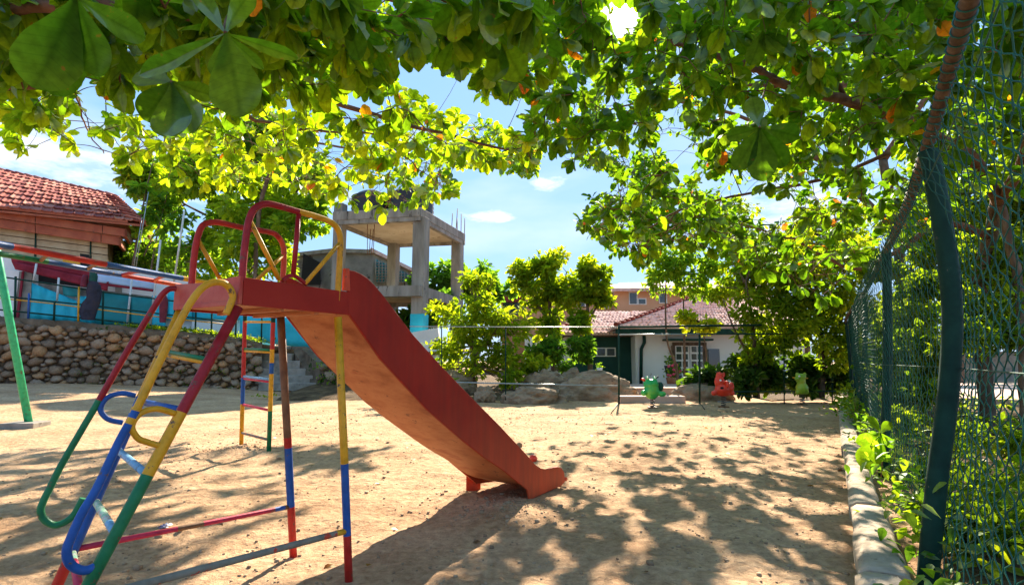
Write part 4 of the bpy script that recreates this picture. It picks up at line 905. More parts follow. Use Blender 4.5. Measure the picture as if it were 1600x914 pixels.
# wall in boards
wt = [(-150, 330), (196, 384)]; 
rows = 9
for r_ in range(rows):
    mb = MB()
    x0, x1 = -150, 168
    for (xa, xb) in ((x0, 55), (57, 141), (143, x1)):
        if xb > x1: xb = x1
        def yt(x, f): return (346+.128*x)+(96)*f
        f0_, f1_ = r_/rows, (r_+1)/rows-.014
        poly = [BP(xa, yt(xa, f0_), .75+.02), BP(xb, yt(xb, f0_), .75+.02), BP(xb, yt(xb, f1_), .75), BP(xa, yt(xa, f1_), .75)]
        mb = MB().prism(poly, -bn*.05); mb.build('board', 'cream', ub)
MB().prism([BP(-150, 326, .84), BP(169, 367, .84), BP(167, 470, .84), BP(-150, 432, .84)], -bn*4).build('wall', 'mortar', ub)
for x in (56, 142):
    MB().tube([BP(x, 347+.128*x, .7), BP(x-3, 436+.128*x, .7)], .03, 6).build('downpipe', 'pipegreen', ub)
# fascia in two courses with upright joints
for (ya, yb, off) in ((1.0, 14, .28), (14.6, 29, .42)):
    xs = [-150, -60, 55, 160 if off < .4 else 158, 199 if off < .4 else 190]
    for xa, xb in zip(xs, xs[1:]):
        e = lambda x: 323+.147*x
        MB().prism([BP(xa+.6, e(xa)+ya+5, off), BP(xb-.6, e(xb)+ya+5, off), BP(xb-.6, e(xb)+yb+4, off), BP(xa+.6, e(xa)+yb+4, off)], -bn*.12).build('fascia_board', 'fascia', ub)
    xr = xs[-1]; c = BP(xr-.6, 323+.147*xr+ya+5, off); d_ = BP(xr-.6, 323+.147*xr+yb+4, off)
    MB().prism([c, d_, d_-bn*4, c-bn*4], -bd*.12).build('fascia_board', 'fascia', ub)
MB().prism([BP(-150, 306, .0), BP(199, 352, .0)+V3(0, 0, .25), BP(199, 352, .0)+V3(0, 0, .25)-bn*5, BP(-150, 306, 0)-bn*5], (0, 0, -.12)).build('soffit', 'fascia', ub)
# roof surface: main slope and hip end; ridge from (−140,246) to (176,306)
RA, RB = P(-140, 236, 31.5), P(178, 307, 34.0)
e0, e1 = BP(-140, 312), BP(223, 349)
e1b = e1-bn*6.5
def roof_under(a, b, c, d): MB().prism([a, b, c, d], (0, 0, -.1)).build('roof_deck', 'fascia', ub)
roof_under(e0-V3(0, 0, .08), e1-V3(0, 0, .08), RB-V3(0, 0, .08), RA-V3(0, 0, .08)); MB().prism([e1-V3(0, 0, .08), e1b-V3(0, 0, .08), RB-V3(0, 0, .08)], (0, 0, -.1)).build('roof_deck', 'fascia', ub)
tile_me = []
def mk_tile():
    vs = []; 
    for i, x in enumerate(np.linspace(-.5, .5, 5)):
        z = (.05, .0, .012, .0, .05)[i]
        for y, dz in ((0, .10), (1.12, .0)): vs.append((x, y, z+dz)); vs.append((x, y, z+dz-.055))
    fs = []
    for i in range(4):
        a = i*4; fs += [(a, a+4, a+6, a+2), (a+1, a+3, a+7, a+5), (a, a+1, a+5, a+4), (a+2, a+6, a+7, a+3)]
    fs += [(0, 2, 3, 1), (16, 17, 19, 18)]
    return vs, fs
for c in range(4):
    me = bpy.data.meshes.new('roof_tile'); me.from_pydata(*mk_tile()[:1], [], mk_tile()[1]); me.materials.append(M['tile%d' % c]); tile_me.append(me)
ridge_dir = (RB-RA).normalized()
rowsN = 9; ntile = 0
for r_ in range(rowsN):
    v0, v1 = r_/rowsN, (r_+1)/rowsN
    a, b_ = e0.lerp(RA, v0), e1.lerp(RB, v0); a2, b2 = e0.lerp(RA, v1), e1.lerp(RB, v1)
    width = (b_-a).length; nt_ = int(width/.40); up = ((a2+b2)/2-(a+b_)/2)
    for i in range(nt_):
        q = (i+.5)/nt_; c = a.lerp(b_, q); cu = a2.lerp(b2, q)-c
        if proj(c)[0] < -12: continue
        ydir = cu.normalized(); xd = (b_-a).normalized(); zd = xd.cross(ydir).normalized(); 
        o = bpy.data.objects.new('roof_tile', random.choice(tile_me)); attach(o, c+zd*.02+Vector((0, 0, random.uniform(-.012, .012))), ub)
        yd2 = zd.cross(xd); Rm = Matrix((xd*width/nt_*.97, ydir*cu.length, zd)).transposed().to_4x4(); o.matrix_basis = Matrix.Translation(o.location) @ Rm @ Matrix.Rotation(random.uniform(-.02, .02), 4, 'Z'); ntile += 1
hip = []
for r_ in range(rowsN-1):
    v0, v1 = r_/rowsN, (r_+1)/rowsN; a, b_ = e1.lerp(RB, v0), e1b.lerp(RB, v0); a2, b2 = e1.lerp(RB, v1), e1b.lerp(RB, v1); width = (b_-a).length; nt_ = max(1, int(width/.55))
    for i in range(nt_):
        q = (i+.5)/nt_; c = a.lerp(b_, q); cu = a2.lerp(b2, q)-c; xd = (b_-a).normalized(); ydir = cu.normalized(); zd = xd.cross(ydir).normalized()
        if zd.z < 0: zd = -zd
        o = bpy.data.objects.new('roof_tile', random.choice(tile_me)); attach(o, c+zd*.02, ub); o.matrix_basis = Matrix.Translation(o.location) @ Matrix((xd*width/nt_*.97, ydir*cu.length, zd)).transposed().to_4x4(); ntile += 1
for a, b_ in ((RA, RB), (e1, RB)):
    L = (b_-a).length; k = int(L/.5)
    for i in range(k):
        c, d_ = a.lerp(b_, i/k), a.lerp(b_, min(1, (i+1.12)/k))
        if proj(c)[0] < -15: continue
        MB().tube([c+V3(0, 0, .07), d_+V3(0, 0, .04)], [.15, .12], 8).build('ridge_tile', 'tile%d' % random.randrange(4), ub)

# overgrown grey block between the building and the tree
props(quad([(168, 375), (300, 384), (300, 440), (168, 430)], [31, 33, 33, 31], 3).build('block_wall', 'conc_d'), 'grey mossy block wall between the tiled building and the tree', 'wall')
wp = [P(random.uniform(170, 300), random.uniform(378, 430), 30.5) for _ in range(50)]
weeds('creeper', wp, 2600, (.5, .25, .35), .26, 'leaf_g', kind='stuff', label='creeper growing over the grey block wall')

# ------------------------------------------------------------------ unfinished concrete tower
tw = thing('concrete_tower', P(645, 560, 28), 'unfinished bare concrete frame tower with an open slab on tall columns', 'tower')
zs_ = P(655, 338, 28).z
n_, l_, r0 = P(657, 338, 28), P(519, 348, 28.9), P(727, 379, 34.2)
for q in (n_, l_, r0): q.z = zs_
b0 = l_+(r0-n_)
MB().prism([n_, l_, b0, r0], (0, 0, .5)).build('roof_slab', ['conc_l'], tw, bevel=.03)
cn_ = (n_+b0)/2
MB().prism([cn_+(q-cn_)*.93-V3(0, 0, .004) for q in (n_, l_, b0, r0)], (0, 0, -.05)).build('slab_soffit', 'conc_u', tw)
for a, b_ in ((n_, l_), (l_, b0), (b0, r0), (r0, n_)):
    d = (b_-a).normalized(); w = Vector((-d.y, d.x, 0))*.3
    if w.dot(cn_-a) < 0: w = -w
    MB().prism([a+w*.1-V3(0, 0, .003), b_+w*.1-V3(0, 0, .003), b_+w-V3(0, 0, .003), a+w-V3(0, 0, .003)], (0, 0, -.22)).build('edge_beam', 'conc_l', tw)
dx = (l_-n_).normalized(); dy = (r0-n_).normalized()
def column(c, z0, z1, w_, lean=0): MB().prism([c+V3(0, 0, z0-c.z), c+dx*w_+V3(0, 0, z0-c.z), c+dx*w_+dy*w_+V3(0, 0, z0-c.z), c+dy*w_+V3(0, 0, z0-c.z)], (0, 0, z1-z0)).build('column', 'conc_l', tw, bevel=.02)
ctrs = [n_+dx*.12+dy*.12-dx*.3, l_-dx*.5+dy*.1, r0-dy*.7+dx*.05, b0-dx*.7-dy*.7]
column(ctrs[0]-V3(0, .0, 0), .3, zs_+.02, .66); column(ctrs[1], .5, zs_+1.0, .5); column(ctrs[2], .5, zs_-.01, .6); column(ctrs[3], .5, zs_-.01, .58)
zmid = P(650, 446, 28).z
for a, b_, h_ in ((ctrs[0], ctrs[1], .55), (ctrs[0], ctrs[2], .55), (ctrs[2], ctrs[3], .5), (ctrs[1], ctrs[3], .5)):
    d = (b_-a).normalized(); w = Vector((-d.y, d.x, 0))*.35; p = [a, b_, b_+w, a+w]
    MB().prism([Vector((q.x, q.y, zmid-.02))+d*.05 for q in p], (0, 0, -h_)).build('beam', 'conc_l', tw)
MB().prism([Vector((q.x, q.y, zmid-.06)) for q in (ctrs[0]+dx*.7+dy*.6, ctrs[1]+dy*.5, ctrs[3]+dx*.5, ctrs[2]+dx*.7)], (0, 0, -.22)).build('floor_slab', 'conc_u', tw)
c = ctrs[0]; zp0, zp1 = P(645, 532, 28).z, P(645, 490, 28).z
MB().prism([c-dx*.012-dy*.012+V3(0, 0, zp0-c.z), c+dx*.672-dy*.012+V3(0, 0, zp0-c.z), c+dx*.672+dy*.672+V3(0, 0, zp0-c.z), c-dx*.012+dy*.672+V3(0, 0, zp0-c.z)], (0, 0, zp1-zp0)).build('painted_band', 'cyan', tw)
for i in range(5):
    a = r0-dy*(.4+i*.35)+dx*random.uniform(-.1, .2); MB().tube([a+V3(0, 0, .4), a+V3(random.uniform(-.1, .1), 0, 1.1+random.random()*.7)], .025, 5).build('rebar', 'rust', tw)
for i in range(4):
    a = P(574+i*3, 398, 29.5); MB().tube([a, a+V3(random.uniform(-.1, .1), 0, 1.4+random.random()*.6)], .02, 5).build('rebar', 'rust', tw)
tk = thing('water_tank', (l_+n_)/2+dy*2+V3(0, 0, .5), 'black ribbed water tanks standing on the tower slab behind the leaves', 'tank')
for q, w_ in ((.3, 1.3), (.78, 1.15)):
    c = n_.lerp(l_, q)+dy*2.0+V3(0, 0, .5)
    mb = MB(); zz = 0; pts = []; rs = []
    for i in range(15): pts.append(c+V3(0, 0, i*.115)); rs.append(w_*(1.0 if i % 2 else .95)*(1 if i < 12 else 1-(i-11)*.16))
    mb.tube(pts, rs, 24); mb.build('tank_body', 'tank', tk)
# old sloping building behind the tower
ob = thing('old_building', P(560, 450, 40), 'weathered grey concrete building with a lattice window behind the tower', 'building')
quad([(455, 400), (582, 391), (582, 470), (455, 470)], [40, 40, 40, 40], 5).build('wall', 'conc_d', ob)
quad([(450, 396), (520, 388), (586, 390), (586, 396), (520, 394), (450, 402)], [39.8]*6, 5.5).build('roof_edge', 'conc', ob)
quad([(582, 391), (650, 425), (650, 470), (582, 470)], [40, 41.5, 41.5, 40], 4).build('wall', 'conc_l', ob)
quad([(580, 387), (653, 423), (653, 428), (580, 393)], [39.7, 41.2, 41.2, 39.7], .4).build('roof_edge', 'ptile', ob)
quad([(587, 405), (637, 428), (637, 442), (587, 442)], [39.85, 41.0, 41.0, 39.85], .05).build('window_opening', 'teal', ob)
for i in range(11):
    x = 587+i*5; MB().tube([P(x, 405+max(0, x-587)*.46, 39.7+i*.11), P(x, 442, 39.7+i*.11)], .05, 4).build('window_bar', 'conc', ob)
for i in range(8):
    y = 410+i*4.4; xe = 637 if y > 428 else 590+(y-405)/.46 if y > 405 else 590
    xs_ = 587 if y > 405 else 587; xe = 637 if y >= 428 else 637
    xs_ = 587; xe = min(637, 587+(y-404)/.46) if False else 637
    yy0 = y; x_left = 587; x_right = 587+(y-404)/.46; MB().tube([P(587, y, 39.7), P(min(637, x_right), y, 39.7+min(50, x_right-587)/50*1.1)], .045, 4).build('window_bar', 'conc', ob)
quad([(474, 396), (500, 410), (500, 445), (470, 445)], [39.5]*4, .1).build('opening', 'dark', ob)
# low pale wall pieces beneath the tower
props(quad([(640, 520), (684, 512), (694, 580), (640, 580)], [27, 27, 27, 27], .3).build('low_wall', 'white'), 'pale graffiti stained low wall beside the tower column', 'wall')
props(MB().tube([P(662, 576, 25.5), P(692, 577, 25.5)], .12, 8).build('pipe', 'orange'), 'short red pipe lying in front of the pale low wall', 'pipe')
props(MB().tube([P(664, 573, 26), P(688, 571, 26)], .2, 8).build('log', 'bark'), 'dark log lying behind the short red pipe', 'log')

# ------------------------------------------------------------------ white and green house with a hipped pink roof
hs_ = thing('house', P(1020, 608, 27), 'low white and dark green house with a pink tiled hip roof', 'house')
def hbox(x0, y0, x1, y1, Y, th, m_, nm, bev=0, z0=None):
    a, b_ = P(x0, y1, Y), P(x1, y0, Y); zlo = a.z if z0 is None else z0
    return MB().prism([Vector((a.x, Y, zlo)), Vector((b_.x, Y, zlo)), Vector((b_.x, Y, b_.z)), Vector((a.x, Y, b_.z))], (0, th, 0)).build(nm, m_, hs_, bevel=bev)
hbox(996, 511, 1260, 606, 27, 6, 'white', 'wall', z0=-.1)
hbox(892, 521, 996, 606, 28.2, 5, 'hgreen', 'wall', z0=-.1)
hbox(884, 521, 893, 606, 28.1, 5, 'white', 'wall', z0=-.1)
hbox(994.5, 513, 1003, 606, 26.95, .3, 'white', 'corner_pilaster', z0=-.05)
MB().tube([P(1006, 516, 26.8), P(1007, 535, 26.8), P(1002, 545, 26.8), P(1001.5, 606, 26.8)], .085, 8).build('downpipe', 'pipegreen', hs_)
def window(x0, y0, x1, y1, Y, panes_x, panes_y, frame='white', nm='window'):
    o = hbox(x0, y0, x1, y1, Y-.1, .1, frame, nm); w_ = (x1-x0); h_ = (y1-y0)
    for i in range(panes_x):
        for j in range(panes_y):
            xa, xb = x0+w_*(i+.12)/panes_x, x0+w_*(i+.88)/panes_x; ya, yb = y0+h_*(j+.12)/panes_y, y0+h_*(j+.88)/panes_y
            a, b_ = P(xa, yb, Y-.12), P(xb, ya, Y-.12)
            MB().prism([Vector((a.x, Y-.112, a.z)), Vector((b_.x, Y-.112, a.z)), Vector((b_.x, Y-.112, b_.z)), Vector((a.x, Y-.112, b_.z))], (0, .05, 0)).build('pane', 'glass', o)
window(932, 543, 962, 557, 28.2, 2, 1)
window(1056, 540, 1076, 586, 27, 2, 4); window(1080, 540, 1099, 586, 27, 2, 4)
hbox(1051, 535, 1104, 540, 26.9, .1, 'bark', 'window_head'); hbox(1051, 540, 1055, 590, 26.88, .1, 'bark', 'window_jamb'); hbox(1100, 540, 1104, 590, 26.88, .1, 'bark', 'window_jamb'); hbox(1051, 586, 1104, 590, 26.7, .3, 'white', 'window_sill')
hbox(1042, 529, 1115, 532, 26.2, .8, 'pipegreen', 'window_hood')
hbox(1108, 545, 1124, 575, 26.9, .1, 'glass', 'window_pane_dark')
hbox(1003, 600, 1140, 607, 26.3, .8, 'paving', 'plinth', z0=-.1)
def troof(e0, e1, r1, r0_, rows, cols, nm='roof', m_='ptile'):
    """lapped courses of curved tiles, joined: each tile is a few pixels"""
    vs = []; fs = []
    for r_ in range(rows):
        for c in range(cols):
            u0, u1 = c/cols, (c+1)/cols; v0, v1 = r_/rows, min(1, (r_+1.15)/rows)
            def B(u, v): return e0.lerp(e1, u).lerp(r0_.lerp(r1, u), v)
            a, b_, c_, d = B(u0, v0), B(u1, v0), B(u1, v1), B(u0, v1); m0, m1_ = (a+b_)/2, (c_+d)/2; up = V3(0, 0, .12+random.uniform(-.03, .03)); lo = V3(0, 0, .0); k = len(vs)
            vs += [a+up*.6, m0+up*1.3, b_+up*.6, c_+lo, m1_+up*.8, d+lo, a-V3(0, 0, .05), b_-V3(0, 0, .05)]
            fs += [(k, k+1, k+4, k+5), (k+1, k+2, k+3, k+4), (k, k+6, k+7, k+1), (k+1, k+7, k+2, k+2)][:3]
    mb = MB(); mb.add(vs, fs); o = mb.build(nm, m_, hs_, kind='stuff'); return o
eY = 26.2
E0, E1, E2 = P(962, 512, eY), P(1285, 512, eY), P(1285, 512, eY)+V3(0, 9, 0); Rp0, Rp1 = P(1086, 466, eY+7), P(1200, 466, eY+7)
for q in (E1, E2): q.z = E0.z
Rp1.z = Rp0.z; E3 = E0+V3(0, 14, 0)
troof(E0, E1, Rp1, Rp0, 12, 48, 'roof_tiles'); troof(E3, E0, Rp0, Rp0, 12, 26, 'roof_tiles'); troof(E1, E2, Rp1, Rp1, 12, 26, 'roof_tiles')
for q0, q1 in ((E0, Rp0), (Rp0, Rp1), (E1, Rp1)):
    for i in range(20): MB().tube([q0.lerp(q1, i/20)+V3(0, 0, .14), q0.lerp(q1, (i+1.1)/20)+V3(0, 0, .1)], [.13, .1], 6).build('hip_tile', 'tile2', hs_)
MB().prism([E0+V3(0, 0, -.05), E1+V3(0, 0, -.05), E1+V3(0, 0, -.28), E0+V3(0, 0, -.28)], (0, .1, 0)).build('eave_board', 'pipegreen', hs_)
MB().prism([E0+V3(.1, .1, -.2), E1+V3(-.1, .1, -.2), E2+V3(-.1, 0, -.2), E3+V3(.1, 0, -.2)], (0, 0, .08)).build('soffit', 'conc', hs_)
L0, L1_ = P(862, 522, 27.6), P(1010, 522, 27.6); Lr0, Lr1 = P(930, 488, 34), P(1070, 488, 34)
troof(L0, L1_, Lr1, Lr0, 9, 26, 'roof_tiles'); 
L3 = L0+V3(0, 13, 0); troof(L3, L0, Lr0, Lr0, 9, 20, 'roof_tiles')
MB().prism([L0+V3(.1, .1, -.12), L1_+V3(0, .1, -.12), L1_+V3(0, 6, -.12), L3+V3(.1, 0, -.12)], (0, 0, .06)).build('soffit', 'bark', hs_)
for i in range(12): MB().tube([L0.lerp(Lr0, i/12)+V3(0, 0, .12), L0.lerp(Lr0, (i+1.1)/12)+V3(0, 0, .09)], [.12, .1], 6).build('hip_tile', 'tile2', hs_)

# peach apartment blocks behind
pb = thing('apartment_block', P(1050, 560, 44), 'peach rendered block with red roof edges behind the house', 'building')
def pbox(par, x0, y0, x1, y1, Y, th, m_, nm, z0=None):
    a, b_ = P(x0, y1, Y), P(x1, y0, Y); zlo = a.z if z0 is None else z0
    return MB().prism([Vector((a.x, Y, zlo)), Vector((b_.x, Y, zlo)), Vector((b_.x, Y, b_.z)), Vector((a.x, Y, b_.z))], (0, th, 0)).build(nm, m_, par)
pbox(pb, 822, 458, 975, 600, 44, 8, 'peach', 'wall', 0); pbox(pb, 963, 452, 1200, 600, 43, 8, 'peach', 'wall', 0)
a = P(955, 450, 42.6); 
MB().prism([P(956, 450, 42.3), P(1205, 450, 42.3), P(1205, 438, 45.5), P(968, 442, 45.5)], (0, 0, -.25)).build('roof', 'ptile', pb)
MB().prism([P(815, 459, 43.6), P(962, 456, 43.6), P(975, 444, 46), P(830, 447, 46)], (0, 0, -.25)).build('roof', 'tile2', pb)
for x0, y0, x1, y1 in ((983, 456, 996, 476), (997, 466, 1010, 476), (1014, 452, 1022, 461), (1030, 458, 1042, 474), (845, 470, 860, 485), (900, 466, 915, 480), (938, 468, 952, 482)):
    w_ = pbox(pb, x0, y0, x1, y1, 42.95 if x0 > 963 else 43.95, .1, 'white', 'window')
    a, b_ = P(x0+1.5, y1-1.5, 42.9 if x0 > 963 else 43.9), P(x1-1.5, y0+1.5, 42.9 if x0 > 963 else 43.9); MB().prism([a, V3(b_.x, a.y, a.z), b_, V3(a.x, a.y, b_.z)], (0, .06, 0)).build('pane', 'glass', w_)
rb = thing('red_roof_block', P(800, 560, 46), 'block with red parapet and dark glazing left of the peach block', 'building')
pbox(rb, 782, 456, 824, 472, 46, 6, 'tile2', 'parapet'); pbox(rb, 784, 472, 822, 600, 46.3, 6, 'peach', 'wall', 0); pbox(rb, 786, 473, 820, 492, 46.2, .2, 'glass', 'window')
gw = P(845, 560, 30); props(quad([(820, 525), (892, 527), (892, 590), (820, 592)], [30.5]*4, .2).build('garden_wall', 'white'), 'pale garden wall behind the shrubs left of the green wall', 'wall')
# garden ground behind the pipe fence
Xg = np.linspace(-8, 22, 90); Yq = np.linspace(18.4, 60, 60); XX, YY = np.meshgrid(Xg, Yq); ZZ = .05+.35*np.clip((YY-18.4)/4, 0, 1)*np.clip((6.0-XX)/3, 0, 1)+fbm(XX*.7, YY*.7, 4)*.15*np.clip((YY-18.4)/2, 0, 1)-.12*np.clip((18.9-YY)/.5, 0, 1)
ZZ = np.where((XX > 4.6) & (XX < 8.6) & (YY < 26), -.2, ZZ)
ii = np.arange(XX.size).reshape(XX.shape)
fastmesh('garden_bank', np.stack([XX.ravel(), YY.ravel(), ZZ.ravel()], 1), np.stack([ii[:-1, :-1].ravel(), ii[:-1, 1:].ravel(), ii[1:, 1:].ravel(), ii[1:, :-1].ravel()], 1), 'soil', kind='structure')
# pots and flowers by the house
for x, y, Y, m1_, fl, lab in ((1049, 604, 25.4, 'clay', 'flower', 'terracotta pot of pink flowers against the white wall'), (1058, 600, 25.8, 'tank', 'flower', 'pot of red flowers under the double window'), (1046, 585, 26, 'tank', None, 'dark round pot plant behind the green spring rider'), (937, 583, 22, 'white', None, 'small black and white potted ornament behind the domed boulder')):
    b_ = P(x, y, Y); t = thing('potted_plant', b_, lab, 'pot plant'); z = b_.z
    MB().tube([b_, b_+V3(0, 0, .2), b_+V3(0, 0, .42)], [.16, .2, .24], 12).build('pot', m1_, t)
    n = 60; pos = np.array(b_)+np.array((0, 0, .6))+rng.normal(0, .14, (n, 3)); leaves_mesh('leaves', pos, rng.normal(0, 1, (n, 3)), rng.random(n), np.full(n, .16), rng.random(n), 'leaf_g', ST, t, tuple(b_))
    if fl:
        mb = MB()
        for i in range(7): mb.ball(b_+V3(random.uniform(-.2, .2), random.uniform(-.2, 0), random.uniform(.5, .95)), .07, 4)
        mb.build('flower', 'flower', t)
    if 'ornament' in lab: t.scale = (.5, .5, .5)
# ================================================================== trees
def tree(name, label, cat, blobs, n, size, m_, trunks, group=None, tint=(0, 1), tmpl=None, spread=.33, sub=9, flat=.8, org=None):
    """blobs: (px, py, Y, radius_px); leaves gather in many small clumps spread through each blob"""
    n = int(n*.62); size *= 1.2; tmpl = tmpl or ST; t0 = trunks[0][0][0] if trunks else P(*blobs[0][:3]); o3 = Vector(org) if org is not None else Vector(t0)
    t = thing(name, o3, label, cat, group)
    for pts, r_ in trunks:
        pts = smooth_path(pts, 4); k = len(pts); MB().tube(pts, [max(.012, r_*(1-.75*i/(k-1))) for i in range(k)], 8).build('trunk' if (pts, r_) and r_ > .05 and pts[0].z < o3.z+.6 else 'limb', 'bark', t)
    cen = []; rad = []
    for (x, y, Y, rp) in blobs:
        c = np.array(P(x, y, Y)); r_ = rp*Y/F
        for _ in range(sub):
            d = rng.normal(0, 1, 3); d /= np.linalg.norm(d); cen.append(c+d*r_*rng.uniform(.25, 1.18)*np.array((1, .9, flat))); rad.append(r_*rng.uniform(.14, .42))
    cen = np.array(cen); rad = np.array(rad); w = rad**2; w /= w.sum()
    idx = rng.choice(len(cen), n, p=w); d = rng.normal(0, 1, (n, 3)); d /= np.linalg.norm(d, axis=1, keepdims=True)
    pos = cen[idx]+d*(rad[idx]*rng.uniform(.35, 1.1, n)**.6)[:, None]*np.array((1, 1, .72))
    dd = d*.8+rng.normal(0, .5, (n, 3)); dd[:, 2] -= .25
    ct = rng.random(len(cen)); tn = np.clip(tint[0]+(tint[1]-tint[0])*(.55*ct[idx]+.45*rng.random(n)), 0, 1)
    leaves_mesh('crown', pos, dd, rng.uniform(-.7, .7, n), size*rng.uniform(.6, 1.25, n), tn, m_, tmpl, t, tuple(o3), kind='stuff')
    # twigs reaching out to the clumps
    if trunks:
        ends = [p for pts, r_ in trunks for p in smooth_path(pts, 4)[3:]]; mb = MB()
        for c in cen[::2]:
            c = Vector(c); e = min(ends, key=lambda q: (q-c).length+max(0, q.z-c.z)*1.5); m_id = e.lerp(c, .5)+V3(random.uniform(-.1, .1), random.uniform(-.1, .1), random.uniform(-.15, .05))*(c-e).length*.3
            rr = min(.05, .01+.012*(c-e).length); mb.tube(smooth_path([e, m_id, c], 3), [rr*(1-.12*i) for i in range(7)], 5, cap=False)
        mb.build('twigs', 'bark', t, kind='stuff')
    return t
T_ = tree
# left tree behind the tiled building
b = P(400, 460, 31)
T_('broadleaf_tree', 'large airy green tree behind the slide deck, right of the tiled roof', 'tree', [(330, 290, 31, 75), (420, 300, 31, 80), (480, 270, 31, 60), (230, 285, 32, 52), (400, 370, 30, 62), (330, 380, 31, 40), (460, 350, 30, 45), (300, 240, 32, 55), (400, 230, 31, 70), (350, 420, 30, 35), (430, 420, 30, 40), (230, 340, 33, 22), (260, 400, 32, 20), (500, 320, 30, 32)], 21000, .42, 'leaf_g',
   [([P(385, 475, 31), P(390, 400, 31), P(400, 330, 31), P(420, 260, 31)], .3), ([P(390, 410, 31), P(350, 350, 31), P(320, 280, 31)], .16), ([P(395, 380, 31), P(450, 320, 31), P(480, 270, 31)], .14), ([P(350, 350, 31), P(290, 320, 32), P(240, 290, 32)], .09)], tint=(.35, 1.1), sub=11)
T_('slender_tree', 'thin pale stemmed sapling group between the tiled roof and the large tree', 'tree', [(250, 320, 29, 26), (215, 300, 29, 18), (275, 350, 29, 20), (225, 360, 29, 14), (265, 390, 29, 16)], 900, .4, 'leaf_g', [([P(205, 430, 29), P(215, 370, 29), P(228, 300, 29), P(240, 250, 29)], .07), ([P(235, 430, 29), P(245, 370, 29), P(262, 300, 29)], .06), ([P(225, 400, 29), P(250, 350, 29), P(290, 320, 29)], .04)], tint=(.2, .9), sub=6)
T_('broadleaf_tree', 'dark green tree low between the tower column and the young tree', 'tree', [(680, 438, 38, 26), (650, 500, 32, 24), (690, 470, 34, 22), (610, 520, 30, 16)], 3600, .42, 'leaf_g', [([P(680, 560, 37), P(682, 500, 37), P(680, 440, 38)], .2)], tint=(0, .6))
T_('broadleaf_tree', 'mid green tree top right of the tower behind the young tree', 'tree', [(740, 430, 40, 36), (765, 450, 40, 34), (725, 450, 39, 24)], 4200, .45, 'leaf_g', [([P(745, 560, 40), P(742, 500, 40), P(742, 430, 40)], .25)], tint=(.1, .7))
# young yellow-green tree
T_('young_tree', 'young yellow green tree with a thin trunk beside the slide', 'tree', [(745, 470, 20.4, 42), (700, 490, 20.4, 30), (785, 500, 20.6, 36), (740, 520, 20.2, 46), (700, 545, 20.4, 30), (790, 555, 20.4, 36), (745, 570, 20.2, 34), (690, 575, 20.5, 18), (735, 440, 20.5, 20), (765, 440, 20.6, 18), (810, 520, 21, 22), (800, 590, 20, 20)], 6500, .2, 'leaf_y',
   [([P(738, 596, 20.2), P(741, 560, 20.2), P(738, 520, 20.3), P(742, 470, 20.4)], .09), ([P(740, 560, 20.2), P(765, 530, 20.4), P(785, 500, 20.6)], .05), ([P(739, 545, 20.2), P(715, 520, 20.4), P(700, 490, 20.4)], .045)], tint=(.1, 1), sub=14)
# round tree before the peach block
T_('broadleaf_tree', 'rounded bright green tree in front of the peach block', 'tree', [(850, 410, 26, 34), (875, 430, 26, 40), (830, 440, 26, 30), (855, 470, 26, 40), (820, 420, 26, 20), (850, 510, 25.6, 28)], 6000, .27, 'leaf_y', [([P(866, 590, 26), P(862, 520, 26), P(858, 460, 26), P(856, 410, 26)], .16), ([P(862, 510, 26), P(838, 470, 26), P(825, 435, 26)], .09), ([P(862, 500, 26), P(880, 460, 26), P(885, 425, 26)], .09)], tint=(.15, 1), sub=12)
T_('broadleaf_tree', 'bright green tree with layered crown left of the house roof', 'tree', [(915, 425, 25, 28), (935, 455, 25, 26), (900, 460, 25, 28), (945, 470, 25, 14), (905, 500, 24.6, 22)], 5200, .26, 'leaf_y', [([P(922, 590, 25), P(922, 530, 25), P(918, 480, 25), P(916, 430, 25)], .13), ([P(920, 500, 25), P(938, 470, 25), P(945, 455, 25)], .06)], tint=(.1, 1), sub=12)
T_('shrub', 'bluish green shrub in front of the pale garden wall', 'shrub', [(860, 545, 24, 26), (900, 545, 23.5, 26), (835, 550, 24, 20), (880, 575, 23, 18)], 3400, .2, 'leaf_g', [([P(870, 600, 23.6), P(872, 570, 23.6), P(870, 545, 23.8)], .05)], tint=(.0, .7))
T_('shrub', 'yellow green fern like shrub behind the long low boulder', 'shrub', [(820, 575, 20.6, 18), (840, 570, 20.8, 14), (800, 590, 20, 12), (700, 598, 19, 9)], 900, .2, 'leaf_y', [], tint=(.2, 1), org=P(820, 598, 20.6))
# twin stems in front of the house, with a yellow crown
T_('slender_tree', 'slender tree with twin bare stems and a green top before the double window', 'tree', [(1035, 415, 23, 34), (1080, 425, 23, 36), (1025, 445, 23, 20), (1095, 450, 23, 26), (1060, 400, 23, 36), (1110, 420, 23, 30)], 4200, .22, 'leaf_g', [([P(1060, 606, 23), P(1056, 570, 23), P(1042, 530, 23), P(1040, 460, 23), P(1042, 420, 23)], .07), ([P(1070, 590, 23), P(1069, 520, 23), P(1068, 470, 23), P(1068, 430, 23)], .06)], tint=(.4, 1))
T_('flowering_shrub', 'bright yellow leaved branch hanging before the eaves of the white house', 'shrub', [(1085, 500, 21, 18), (1105, 510, 21, 16), (1070, 495, 21, 10)], 900, .2, 'leaf_y', [([P(1108, 612, 21), P(1104, 560, 21), P(1098, 505, 21)], .04)], tint=(.7, 1))
